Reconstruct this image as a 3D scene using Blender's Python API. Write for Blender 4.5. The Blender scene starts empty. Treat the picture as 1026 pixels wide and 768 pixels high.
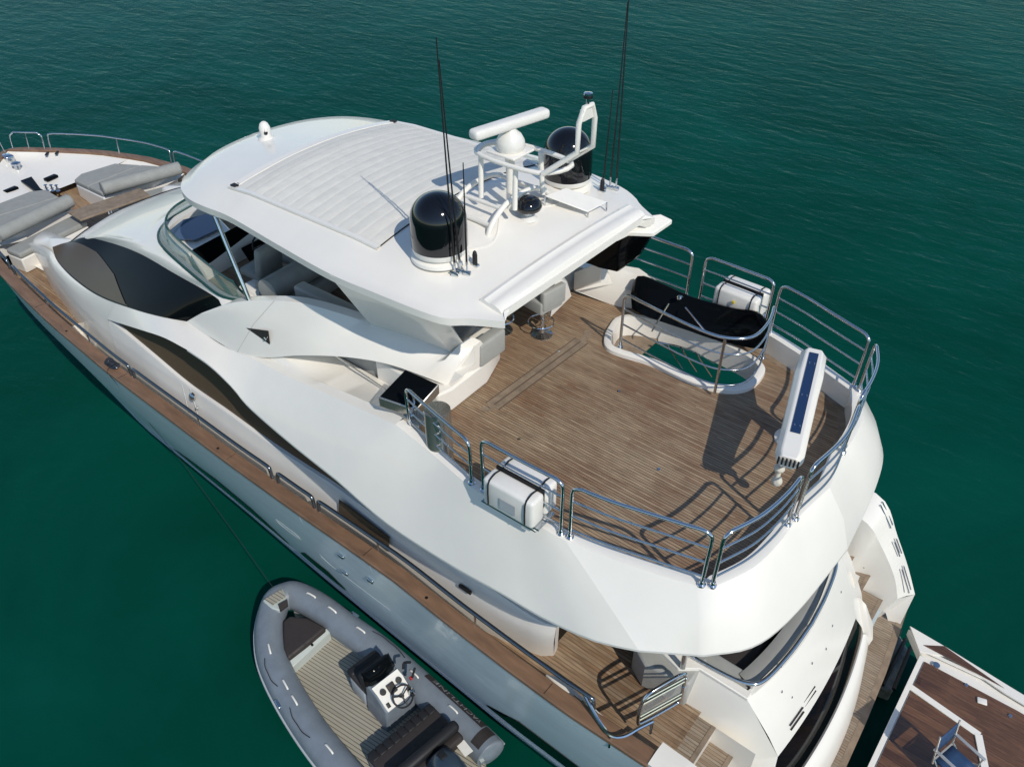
import bpy, bmesh, math, random
import numpy as np
from mathutils import Vector, Matrix
random.seed(7)
R = math.radians
C = bpy.context.scene.collection
SC = bpy.context.scene
S = 1.15                      # design units -> metres

# ------------------------------------------------------------------ camera
F, CX, CY = 820.0, 513.0, 384.0
def _n(v): return v/np.linalg.norm(v)
_p = math.atan(650/F)
AX = _n(np.array([-1299., 650., F]))                     # bow direction seen by the camera (right, up, forward)
AU = np.array([0, math.cos(_p), -math.sin(_p)])
AY = -np.cross(AU, AX)
CAM = np.array([0, 7.2, 11.75])
cam = bpy.data.objects.new('camera', bpy.data.cameras.new('camera')); C.objects.link(cam)
SC.camera = cam
cam.data.sensor_width = 36; cam.data.lens = 36*F/1026; cam.data.clip_start = .1; cam.data.clip_end = 5000
right = Vector((AX[0], AY[0], AU[0])); upv = Vector((AX[1], AY[1], AU[1])); fwd = Vector((AX[2], AY[2], AU[2]))
M3 = Matrix((right, upv, -fwd)).transposed()
cam.matrix_world = Matrix.Translation(Vector(CAM)*S) @ M3.to_4x4()

# ------------------------------------------------------------------ sky, sun, exposure
SUN = Vector((1.0, -0.37, -1.0)).normalized()           # the way the light travels
elev = math.asin(-SUN.z); az = math.atan2(-SUN.x, -SUN.y)
w = bpy.data.worlds.new("World"); SC.world = w; w.use_nodes = True
nt = w.node_tree; nt.nodes.clear()
sky = nt.nodes.new('ShaderNodeTexSky'); sky.sky_type = 'NISHITA'; sky.sun_disc = False
sky.sun_elevation = elev; sky.sun_rotation = az; sky.air_density = 1.0; sky.dust_density = 0.0; sky.ozone_density = 1.6
bg = nt.nodes.new('ShaderNodeBackground'); bg.inputs[1].default_value = 0.13
wo = nt.nodes.new('ShaderNodeOutputWorld')
nt.links.new(sky.outputs[0], bg.inputs[0]); nt.links.new(bg.outputs[0], wo.inputs[0])
sl = bpy.data.lights.new('sun', 'SUN'); sl.energy = 3.1; sl.angle = R(0.5); sl.color = (1.0, .94, .84)
so = bpy.data.objects.new('sun', sl); C.objects.link(so); so.rotation_euler = SUN.to_track_quat('-Z', 'Y').to_euler()
SC.view_settings.view_transform = 'Standard'; SC.view_settings.look = 'None'
SC.view_settings.exposure = 0.03; SC.view_settings.gamma = 1; SC.view_settings.use_curve_mapping = False
SC.render.engine = 'CYCLES'
SC.cycles.max_bounces = 8; SC.cycles.transparent_max_bounces = 8

# ------------------------------------------------------------------ measuring: a sight line of the survey photograph cut with a level, a lateral or a cross plane
def ray(u, v):
    d = np.array([u-CX, CY-v, F]); return np.array([d@AX, d@AY, d@AU])
def Z(u, v, z): r = ray(u, v); return Vector(CAM + r*(z-CAM[2])/r[2])
def Y(u, v, y): r = ray(u, v); return Vector(CAM + r*(y-CAM[1])/r[1])
def X(u, v, x): r = ray(u, v); return Vector(CAM + r*(x-CAM[0])/r[0])

# ------------------------------------------------------------------ materials
def mat(name, col, rough=.5, metal=0, coat=0, spec=.5, vary=0.0, vscale=3.0, bump=0, bscale=60, trans=0, alpha=1, ior=1.45, streak=None):
    m = bpy.data.materials.new(name); m.use_nodes = True
    n = m.node_tree.nodes; l = m.node_tree.links; b = n['Principled BSDF']
    b.inputs['Base Color'].default_value = (*col, 1); b.inputs['Roughness'].default_value = rough
    b.inputs['Metallic'].default_value = metal; b.inputs['Coat Weight'].default_value = coat; b.inputs['Coat Roughness'].default_value = .04
    b.inputs['Specular IOR Level'].default_value = spec; b.inputs['IOR'].default_value = ior
    b.inputs['Transmission Weight'].default_value = trans; b.inputs['Alpha'].default_value = alpha
    tc = n.new('ShaderNodeTexCoord')
    if vary:
        mp = n.new('ShaderNodeMapping'); l.new(tc.outputs['Object'], mp.inputs[0])
        if streak: mp.inputs['Scale'].default_value = streak
        t = n.new('ShaderNodeTexNoise'); t.inputs['Scale'].default_value = vscale; t.inputs['Detail'].default_value = 6; t.inputs['Roughness'].default_value = .6
        l.new(mp.outputs[0], t.inputs[0])
        r = n.new('ShaderNodeMapRange'); r.inputs[1].default_value = .3; r.inputs[2].default_value = .7
        r.inputs[3].default_value = 1-vary; r.inputs[4].default_value = 1+vary*.5; l.new(t.outputs[0], r.inputs[0])
        mx = n.new('ShaderNodeVectorMath'); mx.operation = 'SCALE'; mx.inputs[0].default_value = col
        l.new(r.outputs[0], mx.inputs['Scale']); l.new(mx.outputs[0], b.inputs['Base Color'])
        rr = n.new('ShaderNodeMapRange'); rr.inputs[1].default_value = .3; rr.inputs[2].default_value = .7
        rr.inputs[3].default_value = max(.02, rough*1.25); rr.inputs[4].default_value = rough*.8
        if vary > .09: l.new(t.outputs[0], rr.inputs[0]); l.new(rr.outputs[0], b.inputs['Roughness'])
    if bump:
        t2 = n.new('ShaderNodeTexNoise'); t2.inputs['Scale'].default_value = bscale; t2.inputs['Detail'].default_value = 4
        l.new(tc.outputs['Object'], t2.inputs[0])
        bp = n.new('ShaderNodeBump'); bp.inputs['Strength'].default_value = bump; bp.inputs['Distance'].default_value = .02
        l.new(t2.outputs[0], bp.inputs['Height']); l.new(bp.outputs[0], b.inputs['Normal'])
    return m

def teak(name, c1, c2, width=.055, axis='Y', caulk=(.028, .022, .018), rough=.62, coat=0, cw=.1, grain=.35, pw=.5):
    """planks running along the other horizontal axis, dark caulking, each plank its own tone, weathered patches"""
    m = bpy.data.materials.new(name); m.use_nodes = True
    n = m.node_tree.nodes; l = m.node_tree.links; b = n['Principled BSDF']
    tc = n.new('ShaderNodeTexCoord'); sp = n.new('ShaderNodeSeparateXYZ'); l.new(tc.outputs['Object'], sp.inputs[0])
    A, B = (sp.outputs[1], sp.outputs[0]) if axis == 'Y' else (sp.outputs[0], sp.outputs[1])
    def math_(op, a, v=None, c=None):
        k = n.new('ShaderNodeMath'); k.operation = op
        for i, q in enumerate((a, v, c)):
            if q is None: continue
            if isinstance(q, (int, float)): k.inputs[i].default_value = q
            else: l.new(q, k.inputs[i])
        return k.outputs[0]
    dv = math_('DIVIDE', A, width); fl = math_('FLOOR', dv); fr = math_('SUBTRACT', dv, fl)
    # plank lengths: butt joints staggered by plank
    wn0 = n.new('ShaderNodeTexWhiteNoise'); wn0.noise_dimensions = '1D'; l.new(fl, wn0.inputs['W'])
    seg = math_('FLOOR', math_('ADD', math_('DIVIDE', B, 1.9), math_('MULTIPLY', wn0.outputs[0], 7)))
    cid = n.new('ShaderNodeCombineXYZ'); l.new(fl, cid.inputs[0]); l.new(seg, cid.inputs[1])
    wn = n.new('ShaderNodeTexWhiteNoise'); wn.noise_dimensions = '2D'; l.new(cid.outputs[0], wn.inputs['Vector'])
    big = n.new('ShaderNodeTexNoise'); big.inputs['Scale'].default_value = .9; big.inputs['Detail'].default_value = 5; big.inputs['Roughness'].default_value = .65; l.new(tc.outputs['Object'], big.inputs[0])
    gv = n.new('ShaderNodeMapping'); gv.inputs['Scale'].default_value = (3.5, 42, 3) if axis == 'Y' else (42, 3.5, 3); l.new(tc.outputs['Object'], gv.inputs[0])
    gr = n.new('ShaderNodeTexNoise'); gr.inputs['Scale'].default_value = 1; gr.inputs['Detail'].default_value = 5; l.new(gv.outputs[0], gr.inputs[0])
    f = math_('ADD', math_('MULTIPLY', wn.outputs[0], pw), math_('MULTIPLY', big.outputs[0], 1.1))
    mrf = n.new('ShaderNodeMapRange'); mrf.inputs[1].default_value = .33+pw*.2; mrf.inputs[2].default_value = .72+pw*.6; l.new(f, mrf.inputs[0])
    mix = n.new('ShaderNodeMix'); mix.data_type = 'RGBA'; l.new(mrf.outputs[0], mix.inputs[0]); mix.inputs[6].default_value = (*c1, 1); mix.inputs[7].default_value = (*c2, 1)
    g2 = n.new('ShaderNodeMapRange'); g2.inputs[1].default_value = .25; g2.inputs[2].default_value = .75; g2.inputs[3].default_value = 1-grain; g2.inputs[4].default_value = 1+grain; l.new(gr.outputs[0], g2.inputs[0])
    sc = n.new('ShaderNodeVectorMath'); sc.operation = 'SCALE'; l.new(mix.outputs[2], sc.inputs[0]); l.new(g2.outputs[0], sc.inputs['Scale'])
    ck = math_('LESS_THAN', fr, cw)
    m2 = n.new('ShaderNodeMix'); m2.data_type = 'RGBA'; l.new(ck, m2.inputs[0]); l.new(sc.outputs[0], m2.inputs[6]); m2.inputs[7].default_value = (*caulk, 1)
    l.new(m2.outputs[2], b.inputs['Base Color'])
    b.inputs['Roughness'].default_value = rough; b.inputs['Coat Weight'].default_value = coat; b.inputs['Coat Roughness'].default_value = .08
    bp = n.new('ShaderNodeBump'); bp.inputs['Strength'].default_value = .35; bp.inputs['Distance'].default_value = .004
    hh = math_('SUBTRACT', gr.outputs[0], ck); l.new(hh, bp.inputs['Height']); l.new(bp.outputs[0], b.inputs['Normal'])
    return m

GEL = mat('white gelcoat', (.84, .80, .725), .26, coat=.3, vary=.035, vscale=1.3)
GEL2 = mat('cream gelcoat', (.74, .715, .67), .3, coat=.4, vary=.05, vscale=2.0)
HULL = mat('hull paint', (.58, .66, .69), .32, coat=.25, vary=.14, vscale=.9, streak=(.6, .6, 2.2))
ANTIF = mat('boot stripe', (.012, .02, .03), .35)
TEAK = teak('weathered teak', (.20, .104, .054), (.345, .250, .156), .046, grain=.42, cw=.17, pw=.28)
TEAKC = teak('cockpit teak', (.21, .12, .062), (.33, .235, .15), .06, cw=.09)
TEAKX = teak('platform teak', (.235, .165, .105), (.30, .24, .175), .05, cw=.1)
TEAKM = mat('margin teak', (.265, .20, .14), .6, vary=.3, vscale=6, streak=(1, 1, 1), bump=.1)
CAP = mat('varnished cap teak', (.215, .125, .075), .45, coat=.15, vary=.35, vscale=5, streak=(.35, 1.6, 1), bump=.05)
DARKTK = teak('varnished mahogany deck', (.050, .022, .010), (.15, .072, .034), .16, caulk=(.03, .012, .006), rough=.22, coat=.8, cw=.03, grain=.45)
STEEL = mat('polished steel', (.62, .64, .66), .13, metal=1)
STEELD = mat('steel with painted sky reflection', (.16, .19, .22), .2, metal=.9)  # same steel, base colour darkened to stand for the sky it mirrors
STEELB = mat('brushed steel', (.50, .47, .42), .28, metal=.9, vary=.15, vscale=4, streak=(9, 9, .5))
GLASS = mat('black glass', (.003, .004, .005), .05, spec=.3, ior=1.22)
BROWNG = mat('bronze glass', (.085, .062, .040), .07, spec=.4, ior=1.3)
CLEARG = mat('green tinted glass', (.16, .30, .27), .03, alpha=.30, spec=.7)
EDGEG = mat('glass edge trim', (.02, .07, .06), .12)
BLACK = mat('black gloss dome', (.004, .004, .005), .09, coat=.5)
BLK = mat('black rubber', (.010, .010, .011), .5, vary=.2)
PLAST = mat('white plastic', (.79, .76, .70), .35, vary=.05, vscale=5)
CANVAS = mat('off white canvas', (.72, .69, .62), .85, vary=.07, vscale=5, bump=.15, bscale=9)
GREYC = mat('grey cushion', (.30, .305, .285), .8, vary=.1, vscale=5, bump=.2, bscale=22)
GREYD = mat('grey vinyl', (.36, .36, .335), .5, vary=.08, vscale=4)
TUBE = mat('grey hypalon', (.185, .215, .248), .42, vary=.16, vscale=3.5, bump=.08, bscale=9)
LTUBE = mat('light grey strake', (.42, .45, .46), .5, vary=.1)
TGEL = mat('tender gelcoat', (.46, .50, .47), .35, vary=.06)
TDECK = teak('synthetic deck', (.33, .30, .235), (.37, .34, .27), .062, caulk=(.04, .04, .035), cw=.16, grain=.1)
SEATB = mat('black upholstery', (.012, .012, .014), .55, vary=.2, bump=.1)
SEATG = mat('charcoal upholstery', (.035, .028, .026), .6, vary=.2, vscale=8)
NAVY = mat('navy anti slip strip', (.012, .035, .10), .5)
NAVYC = mat('navy canvas', (.022, .06, .14), .7, vary=.2, vscale=9)
ROPE = mat('dark rope', (.02, .026, .04), .8)
CLOTH = mat('cream wrapped cloth', (.62, .58, .5), .9, bump=.5, bscale=20)
GOLD = mat('brass fitting', (.55, .42, .25), .3, metal=1)
ENG = mat('outboard blue grey', (.028, .045, .066), .3, coat=.4)
RED = mat('red plastic', (.5, .03, .03), .4)
YEL = mat('yellow buckle', (.65, .5, .05), .5)
GALV = mat('grey frame', (.20, .21, .19), .5, vary=.4, vscale=9)
INTER = mat('dark interior', (.055, .052, .048), .6, vary=.2)

# ------------------------------------------------------------------ builders
class MB:
    def __init__(s): s.v = []; s.f = []
    def add(s, vs, fs):
        o = len(s.v); s.v += [Vector(q) for q in vs]; s.f += [tuple(o+i for i in q) for q in fs]; return s
    def grid(s, rows, cu=False, cv=False):
        n = len(rows); m = len(rows[0]); vs = [q for r in rows for q in r]; fs = []
        for i in range(n if cv else n-1):
            for j in range(m if cu else m-1):
                a = i*m+j; b = i*m+(j+1) % m; c = ((i+1) % n)*m+(j+1) % m; d = ((i+1) % n)*m+j
                fs.append((a, b, c, d))
        return s.add(vs, fs)
    def box(s, c, d, rot=None, bev=0):
        c = Vector(c); hx, hy, hz = [q/2 for q in d]
        bm = bmesh.new(); bmesh.ops.create_cube(bm, size=1)
        for v in bm.verts: v.co = Vector((v.co.x*d[0], v.co.y*d[1], v.co.z*d[2]))
        if bev: bmesh.ops.bevel(bm, geom=bm.edges[:], offset=min(bev, min(d)*.49), segments=3, profile=.5, affect='EDGES')
        if rot is not None: bmesh.ops.transform(bm, matrix=rot.to_4x4() if isinstance(rot, Matrix) else rot, verts=bm.verts)
        bm.verts.index_update()
        s.add([v.co+c for v in bm.verts], [[v.index for v in f.verts] for f in bm.faces]); bm.free(); return s
    def tube(s, pts, r, n=8, smooth=4, closed=False, caps=True):
        pts = [Vector(p) for p in pts]
        if smooth and len(pts) > 2: pts = spline(pts, smooth, closed)
        rings = []; N = len(pts); up = None
        for i, p in enumerate(pts):
            a = pts[(i-1) % N] if (closed or i) else pts[0]; b = pts[(i+1) % N] if (closed or i < N-1) else pts[-1]
            t = (b-a).normalized()
            if up is None: up = t.orthogonal().normalized()
            up = (up - t*up.dot(t));
            if up.length < 1e-6: up = t.orthogonal()
            up.normalize(); sd = t.cross(up); rr = r(i/(N-1)) if callable(r) else r
            rings.append([p + (up*math.cos(k*2*math.pi/n)+sd*math.sin(k*2*math.pi/n))*rr for k in range(n)])
        o = len(s.v); s.grid(rings, cu=True, cv=closed)
        if caps and not closed:
            s.f.append(tuple(o+k for k in range(n))[::-1]); s.f.append(tuple(o+(N-1)*n+k for k in range(n)))
        return s
    def lathe(s, c, prof, n=32, axis=None):
        """prof = [(radius, height)...]"""
        c = Vector(c); q = Vector(axis).to_track_quat('Z', 'Y').to_matrix() if axis else Matrix.Identity(3)
        rows = [[c + q @ Vector((r*math.cos(k*2*math.pi/n), r*math.sin(k*2*math.pi/n), h)) for k in range(n)] for r, h in prof]
        o = len(s.v); s.grid(rows, cu=True)
        if prof[0][0] > 1e-4: s.f.append(tuple(o+k for k in range(n))[::-1])
        if prof[-1][0] > 1e-4: s.f.append(tuple(o+(len(prof)-1)*n+k for k in range(n)))
        return s
    def prism(s, poly, d):
        """polygon (3D, roughly planar) extruded by the vector d"""
        p = [Vector(q) for q in poly]; d = Vector(d); n = len(p)
        s.add(p+[q+d for q in p], [tuple(range(n)), tuple(range(2*n-1, n-1, -1))]+[(i, (i+1) % n, n+(i+1) % n, n+i) for i in range(n)])
        return s
    def build(s, name, m, parent=None, smooth=35, bevel=0, solid=0, seg=2):
        me = bpy.data.meshes.new(name)
        inv = ROOTM.get(parent.name if parent else None)
        vs = [q*S for q in s.v]
        top = parent
        while top is not None and top.parent is not None: top = top.parent
        if top is not None and top.name in ROOTM:
            inv = ROOTM[top.name]; vs = [inv @ q for q in vs]
        me.from_pydata([tuple(q) for q in vs], [], s.f)
        me.materials.append(m)
        bm = bmesh.new(); bm.from_mesh(me)
        bmesh.ops.remove_doubles(bm, verts=bm.verts, dist=1e-5)
        if solid:
            bmesh.ops.recalc_face_normals(bm, faces=bm.faces)
        bmesh.ops.recalc_face_normals(bm, faces=bm.faces)
        bm.to_mesh(me); bm.free()
        o = bpy.data.objects.new(name, me); C.objects.link(o)
        if parent: o.parent = parent
        if solid:
            md = o.modifiers.new('thickness', 'SOLIDIFY'); md.thickness = solid*S; md.offset = -1; md.use_even_offset = True
        if bevel:
            md = o.modifiers.new('bevel', 'BEVEL'); md.width = bevel*S; md.segments = seg; md.limit_method = 'ANGLE'; md.angle_limit = R(40)
        if smooth:
            for p in me.polygons: p.use_smooth = True
            me.set_sharp_from_angle(angle=R(smooth))
        return o
ROOTM = {}
def thing(name, label, cat, loc=(0, 0, 0), rz=0, group=None):
    o = bpy.data.objects.new(name, None); C.objects.link(o); o.empty_display_size = .3
    o.location = Vector(loc)*S; o.rotation_euler = (0, 0, rz)
    ROOTM[o.name] = (Matrix.Translation(o.location) @ Matrix.Rotation(rz, 4, 'Z')).inverted()
    o['label'] = label; o['category'] = cat
    if group: o['group'] = group
    return o
def tag(o, label, cat, group=None):
    o['label'] = label; o['category'] = cat
    if group: o['group'] = group
    return o
def spline(pts, k=6, closed=False):
    out = []; N = len(pts)
    for i in range(N if closed else N-1):
        if closed: p0, p1, p2, p3 = pts[i-1], pts[i], pts[(i+1) % N], pts[(i+2) % N]
        else:
            p1, p2 = pts[i], pts[i+1]; p0 = pts[i-1] if i else p1*2-p2; p3 = pts[i+2] if i < N-2 else p2*2-p1
        for j in range(k):
            t = j/k
            out.append(.5*((2*p1)+(p2-p0)*t+(2*p0-5*p1+4*p2-p3)*t*t+(3*p1-p0-3*p2+p3)*t**3))
    if not closed: out.append(pts[-1].copy())
    return out
def resample(pts, n, k=8, sm=True):
    p = spline([Vector(q) for q in pts], k) if sm and len(pts) > 2 else [Vector(q) for q in pts]
    d = [0]
    for a, b in zip(p, p[1:]): d.append(d[-1]+(b-a).length)
    out = []; j = 0
    for i in range(n):
        t = d[-1]*i/(n-1)
        while j < len(p)-2 and d[j+1] < t: j += 1
        u = (t-d[j])/max(1e-9, d[j+1]-d[j]); out.append(p[j].lerp(p[j+1], min(1, u)))
    return out
def by_x(pts, xs):
    """sample a polyline (ordered by falling x) at given x"""
    p = sorted(spline([Vector(q) for q in pts], 10), key=lambda q: q.x); X_ = [q.x for q in p]
    return [Vector((x, float(np.interp(x, X_, [q.y for q in p])), float(np.interp(x, X_, [q.z for q in p])))) for x in xs]
def mir(p):
    k = 1 - .07*min(1, max(0, (3-p[0])/1.3)) if p[2] > 4.15 else 1     # the far quarter of the upper deck is drawn in a touch
    return Vector((p[0], -p[1]*k, p[2]))
def mirs(l): return [mir(q) for q in l]
def itp(x, xs, ys): return float(np.interp(x, xs, ys))
V = Vector

# ================================================================== SETTING: the sea
def sea():
    me = bpy.data.meshes.new('water'); s = 1500
    me.from_pydata([(-s, -s, 0), (s, -s, 0), (s, s, 0), (-s, s, 0)], [], [(0, 1, 2, 3)])
    m = bpy.data.materials.new('sea water'); m.use_nodes = True; n = m.node_tree.nodes; l = m.node_tree.links; b = n['Principled BSDF']
    tc = n.new('ShaderNodeTexCoord')
    big = n.new('ShaderNodeTexNoise'); big.inputs['Scale'].default_value = .10; big.inputs['Detail'].default_value = 9; big.inputs['Roughness'].default_value = .62; big.inputs['Distortion'].default_value = .8; l.new(tc.outputs['Object'], big.inputs[0])
    cr = n.new('ShaderNodeValToRGB'); cr.color_ramp.elements[0].position = .3; cr.color_ramp.elements[1].position = .75
    cr.color_ramp.elements[0].color = (.0005, .039, .024, 1); cr.color_ramp.elements[1].color = (.0014, .070, .049, 1)
    l.new(big.outputs[0], cr.inputs[0]); l.new(cr.outputs[0], b.inputs['Base Color'])
    b.inputs['Roughness'].default_value = .10; b.inputs['IOR'].default_value = 1.333; b.inputs['Specular IOR Level'].default_value = .26
    def wave(scale, rot, stretch, det, rough=.5):
        mp = n.new('ShaderNodeMapping'); mp.inputs['Rotation'].default_value = (0, 0, R(rot)); mp.inputs['Scale'].default_value = stretch
        l.new(tc.outputs['Object'], mp.inputs[0])
        t = n.new('ShaderNodeTexNoise'); t.inputs['Scale'].default_value = scale; t.inputs['Detail'].default_value = det; t.inputs['Roughness'].default_value = rough
        t.inputs['Distortion'].default_value = .4
        l.new(mp.outputs[0], t.inputs[0]); return t.outputs[0]
    a = wave(.55, -28, (1, 2.3, 1), 3); c = wave(2.0, -40, (1, 1.7, 1), 5, .55); d = wave(7.5, -15, (1, 1.4, 1), 3)
    def bump(h, dist, prev=None, st=1):
        k = n.new('ShaderNodeBump'); k.inputs['Strength'].default_value = st; k.inputs['Distance'].default_value = dist
        l.new(h, k.inputs['Height'])
        if prev: l.new(prev, k.inputs['Normal'])
        return k.outputs[0]
    nn = bump(a, .08); nn = bump(c, .026, nn); nn = bump(d, .008, nn)
    n.remove(b); out = [k for k in n if k.type == 'OUTPUT_MATERIAL'][0]
    df = n.new('ShaderNodeBsdfDiffuse'); gl_ = n.new('ShaderNodeBsdfGlossy'); gl_.inputs['Roughness'].default_value = .10; gl_.inputs['Color'].default_value = (.62, .92, 1, 1); mxs = n.new('ShaderNodeMixShader')
    fr_ = n.new('ShaderNodeFresnel'); fr_.inputs['IOR'].default_value = 1.333; mu = n.new('ShaderNodeMath'); mu.operation = 'MULTIPLY'; mu.inputs[1].default_value = .27
    l.new(nn, fr_.inputs['Normal']); l.new(fr_.outputs[0], mu.inputs[0]); l.new(mu.outputs[0], mxs.inputs[0])
    l.new(cr.outputs[0], df.inputs['Color']); l.new(nn, gl_.inputs['Normal']); l.new(df.outputs[0], mxs.inputs[1]); l.new(gl_.outputs[0], mxs.inputs[2]); l.new(mxs.outputs[0], out.inputs['Surface'])
    me.materials.append(m); o = bpy.data.objects.new('water', me); C.objects.link(o); o['kind'] = 'structure'
sea()

# ================================================================== MOTOR YACHT
yacht = thing('motor_yacht', 'large white motor yacht with teak flybridge deck and black radar domes, moored in green water', 'yacht')

# ---- hull
XG = [0.1, 0.35, .65, 1.0, 1.6, 2.7, 3.5, 4.4, 5.4, 6.5, 7.4, 9, 11.5, 12.4, 14.4, 15.7, 16.7, 18, 19, 20, 20.9, 21.4, 21.7]
YG = [2.93, 2.91, 2.86, 2.82, 2.83, 2.88, 2.9, 2.92, 2.92, 2.92, 2.92, 2.92, 2.91, 2.9, 2.82, 2.73, 2.63, 2.46, 2.15, 1.6, .85, .34, .0]
ZG = [1.22, 1.72, 2.27, 2.82, 2.92, 2.92, 2.98, 3.07, 3.18, 3.16, 3.13, 3.13, 3.2, 3.22, 3.3, 3.38, 3.43, 3.52, 3.6, 3.68, 3.75, 3.8, 3.8]
XW = [0.1, 2, 4, 8, 10.5, 14, 16.5, 18.5, 20, 20.9, 21.4, 21.7]
YW = [2.2, 2.26, 2.27, 2.14, 2.02, 1.9, 1.62, 1.15, .6, .12, .02, .0]
yg = lambda x: itp(x, XG, YG); zg = lambda x: itp(x, XG, ZG); yw = lambda x: itp(x, XW, YW)
xs = list(np.linspace(.42, 1.6, 6)) + list(np.linspace(1.9, 18, 40)) + list(np.linspace(18.3, 21.7, 14))
def smoothtab(xs_, ys_):
    p = spline([V((a, b, 0)) for a, b in zip(xs_, ys_)], 8); return [q.x for q in p], [q.y for q in p]
def hullrow(x, f):
    """f: 0 keel .. 1 gunwale"""
    g = yg(x); w_ = yw(x); h = zg(x)
    bowz = max(0, (x-20.2)/1.5)
    tab = [(0, -.9), (w_*.92, -.35), (w_+.0, .1), (w_+.10, .42), (w_+.10+(g-w_-.1)*.42, .42+(h-.42)*.36), (w_+.10+(g-w_-.1)*.78, .42+(h-.42)*.68), (g, h-.03)]
    return [V((x, a, b if b > .05 else b*(1-bowz*.3))) for a, b in tab]
rows = [hullrow(x, 0) for x in xs]
mb = MB(); full = [[mir(q) for q in r[::-1]]+r[1:] for r in rows]; mb.grid(full)
mb.f.append(tuple(range(3, 10)))      # stern plate below the platform
hull = mb.build('hull', HULL, yacht, smooth=28)
# spray rail with bright lower edge, both sides
for sgn in (1, -1):
    m1 = MB(); pts = [V((x, sgn*(yw(x)+.115), .40)) for x in np.linspace(.4, 20.5, 40)]
    m1.tube(pts, .022, 6, 0); m1.build('spray_rail', STEEL, yacht)
    # hull windows (long dark slivers) on the hull side
def hpt(x, t, out=.012, sgn=1):
    """a point on the hull side, t 0 chine .. 1 gunwale"""
    r = hullrow(x, 0)[3:]; k = t*(len(r)-1); i = min(int(k), len(r)-2); q = r[i].lerp(r[i+1], k-i)
    return V((q.x, sgn*(q.y+out), q.z))
def strip(prof, out=.012, sgn=1):
    return [[hpt(x, a, out, sgn) for a in np.linspace(t0, t1, 4)] for x, t0, t1 in prof]
for sgn in (1, -1):
    for prof in ([(12.6, .10, .12), (11.8, .08, .22), (10.6, .08, .32), (9.6, .09, .30), (8.9, .1, .13)], [(8.5, .13, .16), (8.2, .12, .27), (7.6, .12, .27), (7.35, .13, .16)], [(4.3, .1, .12), (3.6, .09, .3), (2.6, .10, .30), (2.2, .12, .14)]):
        MB().grid(strip(prof, .014, sgn)).build('hull_window', GLASS, yacht)
    # boarding door seam, a recessed oval and small fairleads
    m1 = MB(); m1.tube([hpt(7.35, .98, .004, sgn), hpt(7.35, .55, .004, sgn), hpt(7.2, .5, .004, sgn), hpt(5.9, .5, .004, sgn), hpt(5.9, .98, .004, sgn)], .003, 5, 0); m1.build('door_seam', LTUBE, yacht)
    m1 = MB(); m1.tube([hpt(8.35, .60, .006, sgn), hpt(8.28, .63, .006, sgn), hpt(7.85, .63, .006, sgn), hpt(7.78, .60, .006, sgn), hpt(7.85, .57, .006, sgn), hpt(8.28, .57, .006, sgn)], .004, 5, 3, closed=True); m1.build('vent_ring', LTUBE, yacht)
    for (x_, t_) in ((6.7, .62), (6.55, .85), (6.0, .8)):
        p = hpt(x_, t_, .02, sgn); m1 = MB(); m1.box(p, (.12, .05, .07), bev=.02); m1.build('hull_fitting', STEEL, yacht)

# ---- gunwale cap, bulwark, side decks
def capin(x): return max(0.0, yg(x)-.20)
cx_ = list(np.linspace(1.62, 20.2, 60))+[20.5, 20.8, 21.1, 21.4, 21.6]
for sgn in (1, -1):
    rows = []
    for x in cx_:
        yo, yi, z_ = yg(x)+.02, capin(x), zg(x)
        rows.append([V((x, sgn*yo, z_-.03)), V((x, sgn*yo, z_+.018)), V((x, sgn*(yo-.012), z_+.03)), V((x, sgn*(yi+.012), z_+.03)), V((x, sgn*yi, z_+.018)), V((x, sgn*yi, z_-.03))])
    mb = MB(); mb.grid(rows, cu=True); mb.f.append(tuple(range(6))); mb.f.append(tuple(len(mb.v)-6+k for k in range(6)))
    mb.build('cap_rail', CAP, yacht, smooth=30)
    MB().grid([[V((x, sgn*(capin(x)+.03), zg(x)-.02)), V((x, sgn*(capin(x)+.0), zg(x)-.3)), V((x, sgn*(capin(x)-.02), 2.35 if x < 14.4 else 2.8))] for x in cx_]).build('bulwark', GEL2, yacht)
def deckstrip(x0, x1, z0, z1, n, inset=0.0, th=.04, inner=None):
    mb = MB(); r = []
    for x in np.linspace(x0, x1, n):
        z_ = z0+(z1-z0)*(x-x0)/(x1-x0); a = capin(x)-inset; b = inner(x) if inner else 0
        r.append([V((x, a, z_)), V((x, b, z_)), V((x, -b, z_)), V((x, -a, z_))])
    mb.grid(r); return mb
deckstrip(1.55, 5.6, 2.4, 2.4, 12).build('cockpit_deck', TEAKC, yacht)
deckstrip(5.6, 14.7, 2.4, 2.4, 20).build('side_deck', GEL2, yacht)
deckstrip(14.7, 17.6, 2.86, 3.02, 10).build('foredeck_teak', TEAKC, yacht)
mb = MB(); mb.box((14.72, 0, 2.63), (.05, 5.1, .46)); mb.box((14.45, 0, 2.52), (.5, 5.08, .24), bev=.02); mb.build('deck_step', GEL, yacht, bevel=.01)
mb = MB(); mb.grid([[V((x, capin(x)*k, zg(x)-dz)) for k, dz in ((1.02, .02), (.85, .05), (.5, .11), (0, .14), (-.5, .11), (-.85, .05), (-1.02, .02))] for x in np.linspace(19.3, 21.6, 14)]); mb.build('foredeck', GEL, yacht, smooth=50)
for sgn in (1, -1):
    mb = MB(); mb.grid([[V((x, sgn*(capin(x)+.01), zg(x)-.02)), V((x, sgn*(capin(x)-.2), zg(x)-.08)), V((x, sgn*max(.6, capin(x)-.75), zg(x)-.17)), V((x, sgn*max(.5, capin(x)-.80), 3.05))] for x in np.linspace(17.75, 19.35, 10)]); mb.build('foredeck_ledge', GEL, yacht, smooth=40)

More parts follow.
